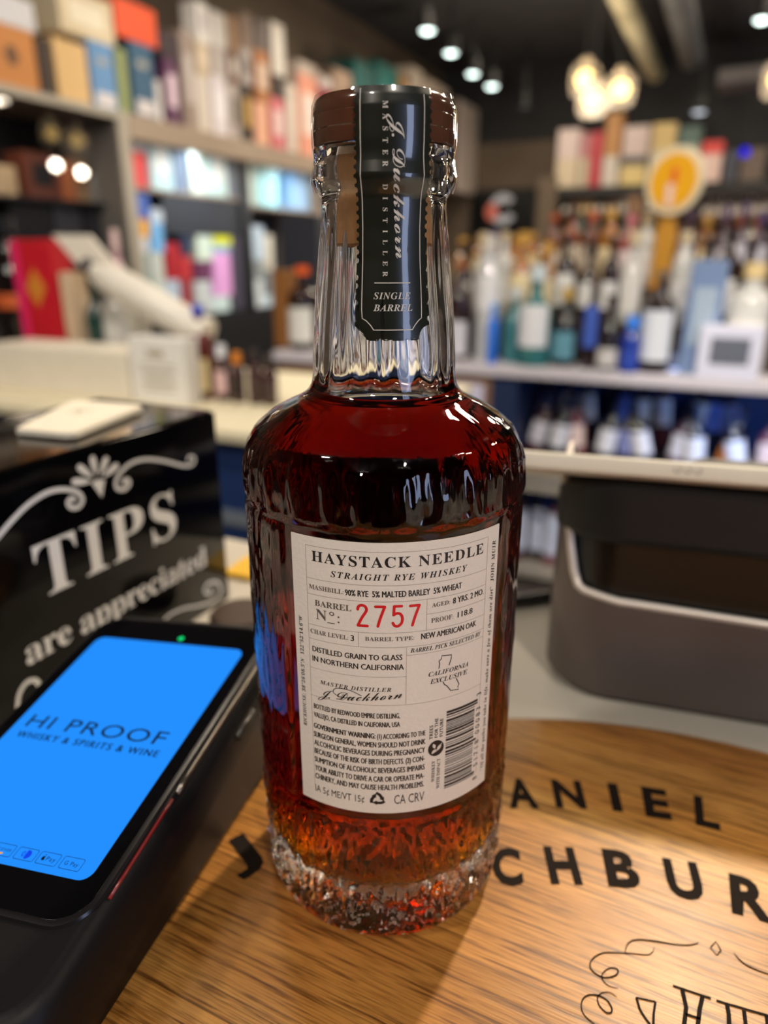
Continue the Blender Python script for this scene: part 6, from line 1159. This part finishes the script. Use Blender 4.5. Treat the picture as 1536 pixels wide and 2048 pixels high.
('wine_bottle', 'wine', 9.4, -0.126, 0.622, 0.24, 0.0243, (44, 34, 36), (216, 190, 186), (206, 196, 190), (0.12, 0.5), 0, 'dark bottle with pale cap on the right back shelf, fourth from left end', 'bottles on the right back shelf'),
('whisky_bottle', 'whisky', 9.4, -0.067, 0.622, 0.24, 0.0243, (44, 34, 36), (216, 190, 186), (206, 196, 190), (0.12, 0.5), 0, 'dark bottle with pale cap on the right back shelf, fifth from left end', 'bottles on the right back shelf'),
('whisky_bottle', 'whisky', 9.4, -0.009, 0.622, 0.24, 0.0239, (44, 34, 36), (216, 190, 186), (206, 196, 190), (0.12, 0.5), 0, 'dark bottle with pale cap on the right back shelf, sixth from left end', 'bottles on the right back shelf'),
('whisky_bottle', 'whisky', 9.4, 0.049, 0.622, 0.24, 0.0241, (44, 34, 36), (216, 190, 186), (206, 196, 190), (0.12, 0.5), 0, 'dark bottle with pale cap on the right back shelf, seventh from left end', 'bottles on the right back shelf'),
('whisky_bottle', 'whisky', 9.4, 0.107, 0.622, 0.24, 0.0235, (44, 34, 36), (216, 190, 186), (206, 196, 190), (0.12, 0.5), 0, 'dark bottle with pale cap on the right back shelf, eighth from left end', 'bottles on the right back shelf'),
('wine_bottle', 'wine', 9.4, 0.164, 0.622, 0.24, 0.0238, (44, 34, 36), (216, 190, 186), (206, 196, 190), (0.12, 0.5), 0, 'dark bottle with pale cap on the right back shelf, ninth from left end', 'bottles on the right back shelf'),
('whisky_bottle', 'whisky', 9.4, 0.222, 0.622, 0.24, 0.0232, (44, 34, 36), (216, 190, 186), (206, 196, 190), (0.12, 0.5), 0, 'dark bottle with pale cap on the right back shelf, tenth from left end', 'bottles on the right back shelf'),
('whisky_bottle', 'whisky', 9.4, 0.278, 0.622, 0.24, 0.0231, (44, 34, 36), (216, 190, 186), (206, 196, 190), (0.12, 0.5), 0, 'dark bottle with pale cap on the right back shelf, eleventh from left end', 'bottles on the right back shelf'),
('whisky_bottle', 'whisky', 9.4, 0.335, 0.622, 0.24, 0.0309, (44, 34, 36), (216, 190, 186), (206, 196, 190), (0.12, 0.5), 0, 'dark bottle with pale cap on the right back shelf, twelfth from left end', 'bottles on the right back shelf')]
m_cache = {}
def face_patch(d, w, h, face):
    """flat printed panel on the front (room b- or a-) face of a box w (b) x d (a) x h"""
    if face == 'A': return MB().box((0, -d/2 - .0006, h*.52), (w*.62, .0012, h*.5))
    return MB().box((w/2 + .0006, 0, h*.52), (.0012, d*.62, h*.5))
for name, a, b, z, da, db, h, rgb, patch, label, cat, group in BOXES:
    o = MB().box((0, 0, h/2), (db, da, h), min(.004, h*.08, da*.08, db*.08)).build(name, paint(rgb, .55, var=.08, scale=18), loc=R(a, b, z), rot=ROOM)
    tag(o, label, cat, group)
    if patch:
        face = 'B' if b < -3.2 else 'A'
        if isinstance(patch, tuple): face_patch(da, db, h, face).build('printed_panel', paint(patch, .55, var=.12, scale=60), o)
        elif patch == 'seal':
            MB().prism([(da*.14*math.cos(PI*k/3), h*.52 + da*.17*math.sin(PI*k/3)) for k in range(6)], db/2 + .0002, db/2 + .0014, Matrix(((0, 0, 1, 0), (1, 0, 0, 0), (0, 1, 0, 0), (0, 0, 0, 1)))).build('printed_seal', paint((96, 66, 44), .6, var=.2), o)
        elif patch == 'low':
            MB().box((db/2 + .0006, 0, h*.14), (.0012, da*.8, h*.2)).build('pale_band', paint((206, 200, 200), .6, var=.1), o)
            MB().box((db/2 + .0006, 0, h*.72), (.0012, da*.5, h*.10)).build('small_print', paint((150, 150, 140), .6, var=.2), o)
        elif patch == 'emblem':
            pm = MB(); pm.prism([(0, h*.52), (db*.24, h*.66), (0, h*.80), (-db*.24, h*.66)], da/2 + .0002, da/2 + .0014, Matrix.Rotation(rad(90), 4, 'X')); pm.build('gold_emblem', paint((206, 130, 46), .5, var=.2), o); MB().box((db*.05, -da/2 - .0006, h*.16), (db*.5, .0012, h*.22)).build('gold_panel', paint((206, 130, 46), .5, var=.2), o)
            MB().box((-db*.40, -da/2 - .0008, h/2), (db*.2, .0016, h*.98)).build('pink_edge', paint((226, 40, 104), .5), o)
        else:
            pm = MB(); pm.box((-.002, -da/2 - .0006, h*.76), (db*.3, .0012, h*.10))
            for k, wv in enumerate((.62, .66, .5, .64, .56)): pm.box((0, -da/2 - .0006, h*(.58 - .09*k)), (db*wv, .0012, h*.028))
            pm.build('printed_text', paint((170, 160, 140), .6), o)
BP = {'wine': [(.0, .92), (.01, 1), (.60, 1), (.66, .93), (.72, .60), (.76, .42), (.80, .36), (.97, .34), (.975, .38), (1, .38)],
      'champ': [(.0, .92), (.01, 1), (.45, 1), (.56, .88), (.68, .55), (.78, .38), (.93, .34), (.94, .42), (1, .40)],
      'whisky': [(.0, .94), (.01, 1), (.62, 1), (.69, .92), (.735, .55), (.77, .38), (.90, .36), (.905, .43), (1, .42)],
      'tall': [(.0, .94), (.01, 1), (.66, .98), (.72, .85), (.78, .45), (.86, .38), (.865, .50), (1, .48)],
      'squat': [(.0, .90), (.012, 1), (.50, 1), (.60, .90), (.66, .52), (.70, .36), (.84, .34), (.845, .50), (1, .48)],
      'jar': [(.0, .94), (.012, 1), (.60, 1), (.68, .85), (.73, .55), (.78, .50), (.785, .60), (1, .58)]}
CAPF = {'wine': .80, 'champ': .66, 'whisky': .905, 'tall': .865, 'squat': .845, 'jar': .785}
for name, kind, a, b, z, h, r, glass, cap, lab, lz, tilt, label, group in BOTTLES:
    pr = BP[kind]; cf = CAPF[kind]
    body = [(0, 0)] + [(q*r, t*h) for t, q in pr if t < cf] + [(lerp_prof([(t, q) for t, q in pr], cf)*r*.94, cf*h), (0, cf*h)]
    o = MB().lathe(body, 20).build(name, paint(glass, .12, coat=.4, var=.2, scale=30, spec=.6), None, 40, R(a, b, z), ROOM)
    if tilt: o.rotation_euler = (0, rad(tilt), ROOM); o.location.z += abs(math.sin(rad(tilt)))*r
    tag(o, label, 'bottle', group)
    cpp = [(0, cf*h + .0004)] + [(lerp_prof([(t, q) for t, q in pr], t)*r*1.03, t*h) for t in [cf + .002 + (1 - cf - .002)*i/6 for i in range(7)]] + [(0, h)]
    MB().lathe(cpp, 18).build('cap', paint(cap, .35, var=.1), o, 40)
    if lab:
        n = 10; R1 = r*1.012; hw = rad(62)
        vs = [(R1*math.sin(-hw + 2*hw*i/n), -R1*math.cos(-hw + 2*hw*i/n), h*q) for q in lz for i in range(n + 1)]
        vs += [(R1*.992*math.sin(-hw + 2*hw*i/n), -R1*.992*math.cos(-hw + 2*hw*i/n), h*q) for q in lz for i in range(n + 1)]
        k = n + 1; fs = [(i, i + 1, k + i + 1, k + i) for i in range(n)] + [(2*k + i, 3*k + i, 3*k + i + 1, 2*k + i + 1) for i in range(n)]
        fs += [(i, 2*k + i, 2*k + i + 1, i + 1) for i in range(n)] + [(k + i, k + i + 1, 3*k + i + 1, 3*k + i) for i in range(n)] + [(0, k, 3*k, 2*k), (n, 2*k + n, 3*k + n, k + n)]
        MB().add(vs, fs).build('front_label', paint(lab, .6, var=.12, scale=80), o, 40)
# things leaning among the cartons on the near island
def lean(name, p0, p1, r, m, label, cat, capm=None):
    p0, p1 = Vector(p0), Vector(p1); d = p1 - p0; o = empty(name, p0); o.rotation_mode = 'QUATERNION'; o.rotation_quaternion = d.to_track_quat('Z', 'Y'); tag(o, label, cat); L = d.length
    MB().lathe([(0, 0), (r*.94, 0), (r, r*.1), (r, L*.74), (r*.8, L*.82), (r*.45, L*.88), (r*.42, L*.93), (0, L*.93)], 28).build('body', m, o, 40)
    MB().lathe([(0, L*.931), (r*.5, L*.931), (r*.5, L), (0, L)], 20).build('cap', capm or m, o, 40)
lean('leaning_bottle', R(1.44, -1.215, .005), R(1.40, -1.60, .19), .046, paint((218, 212, 200), .4, var=.05), 'white bottle with dark cap leaning diagonally over the cartons', 'bottle', paint((58, 50, 54), .4))
fp = MB().prism([(-.125, .072), (.025, .068), (.125, -.030), (.062, -.095), (.045, -.090)], -.006, .006, Matrix.Rotation(rad(90), 4, 'X'))
o = fp.build('open_booklet', paint((226, 218, 204), .6, var=.05), loc=R(1.495, -1.69, .203), rot=ROOM)
tag(o, 'off-white open card tilted beside the red gift box', 'card')
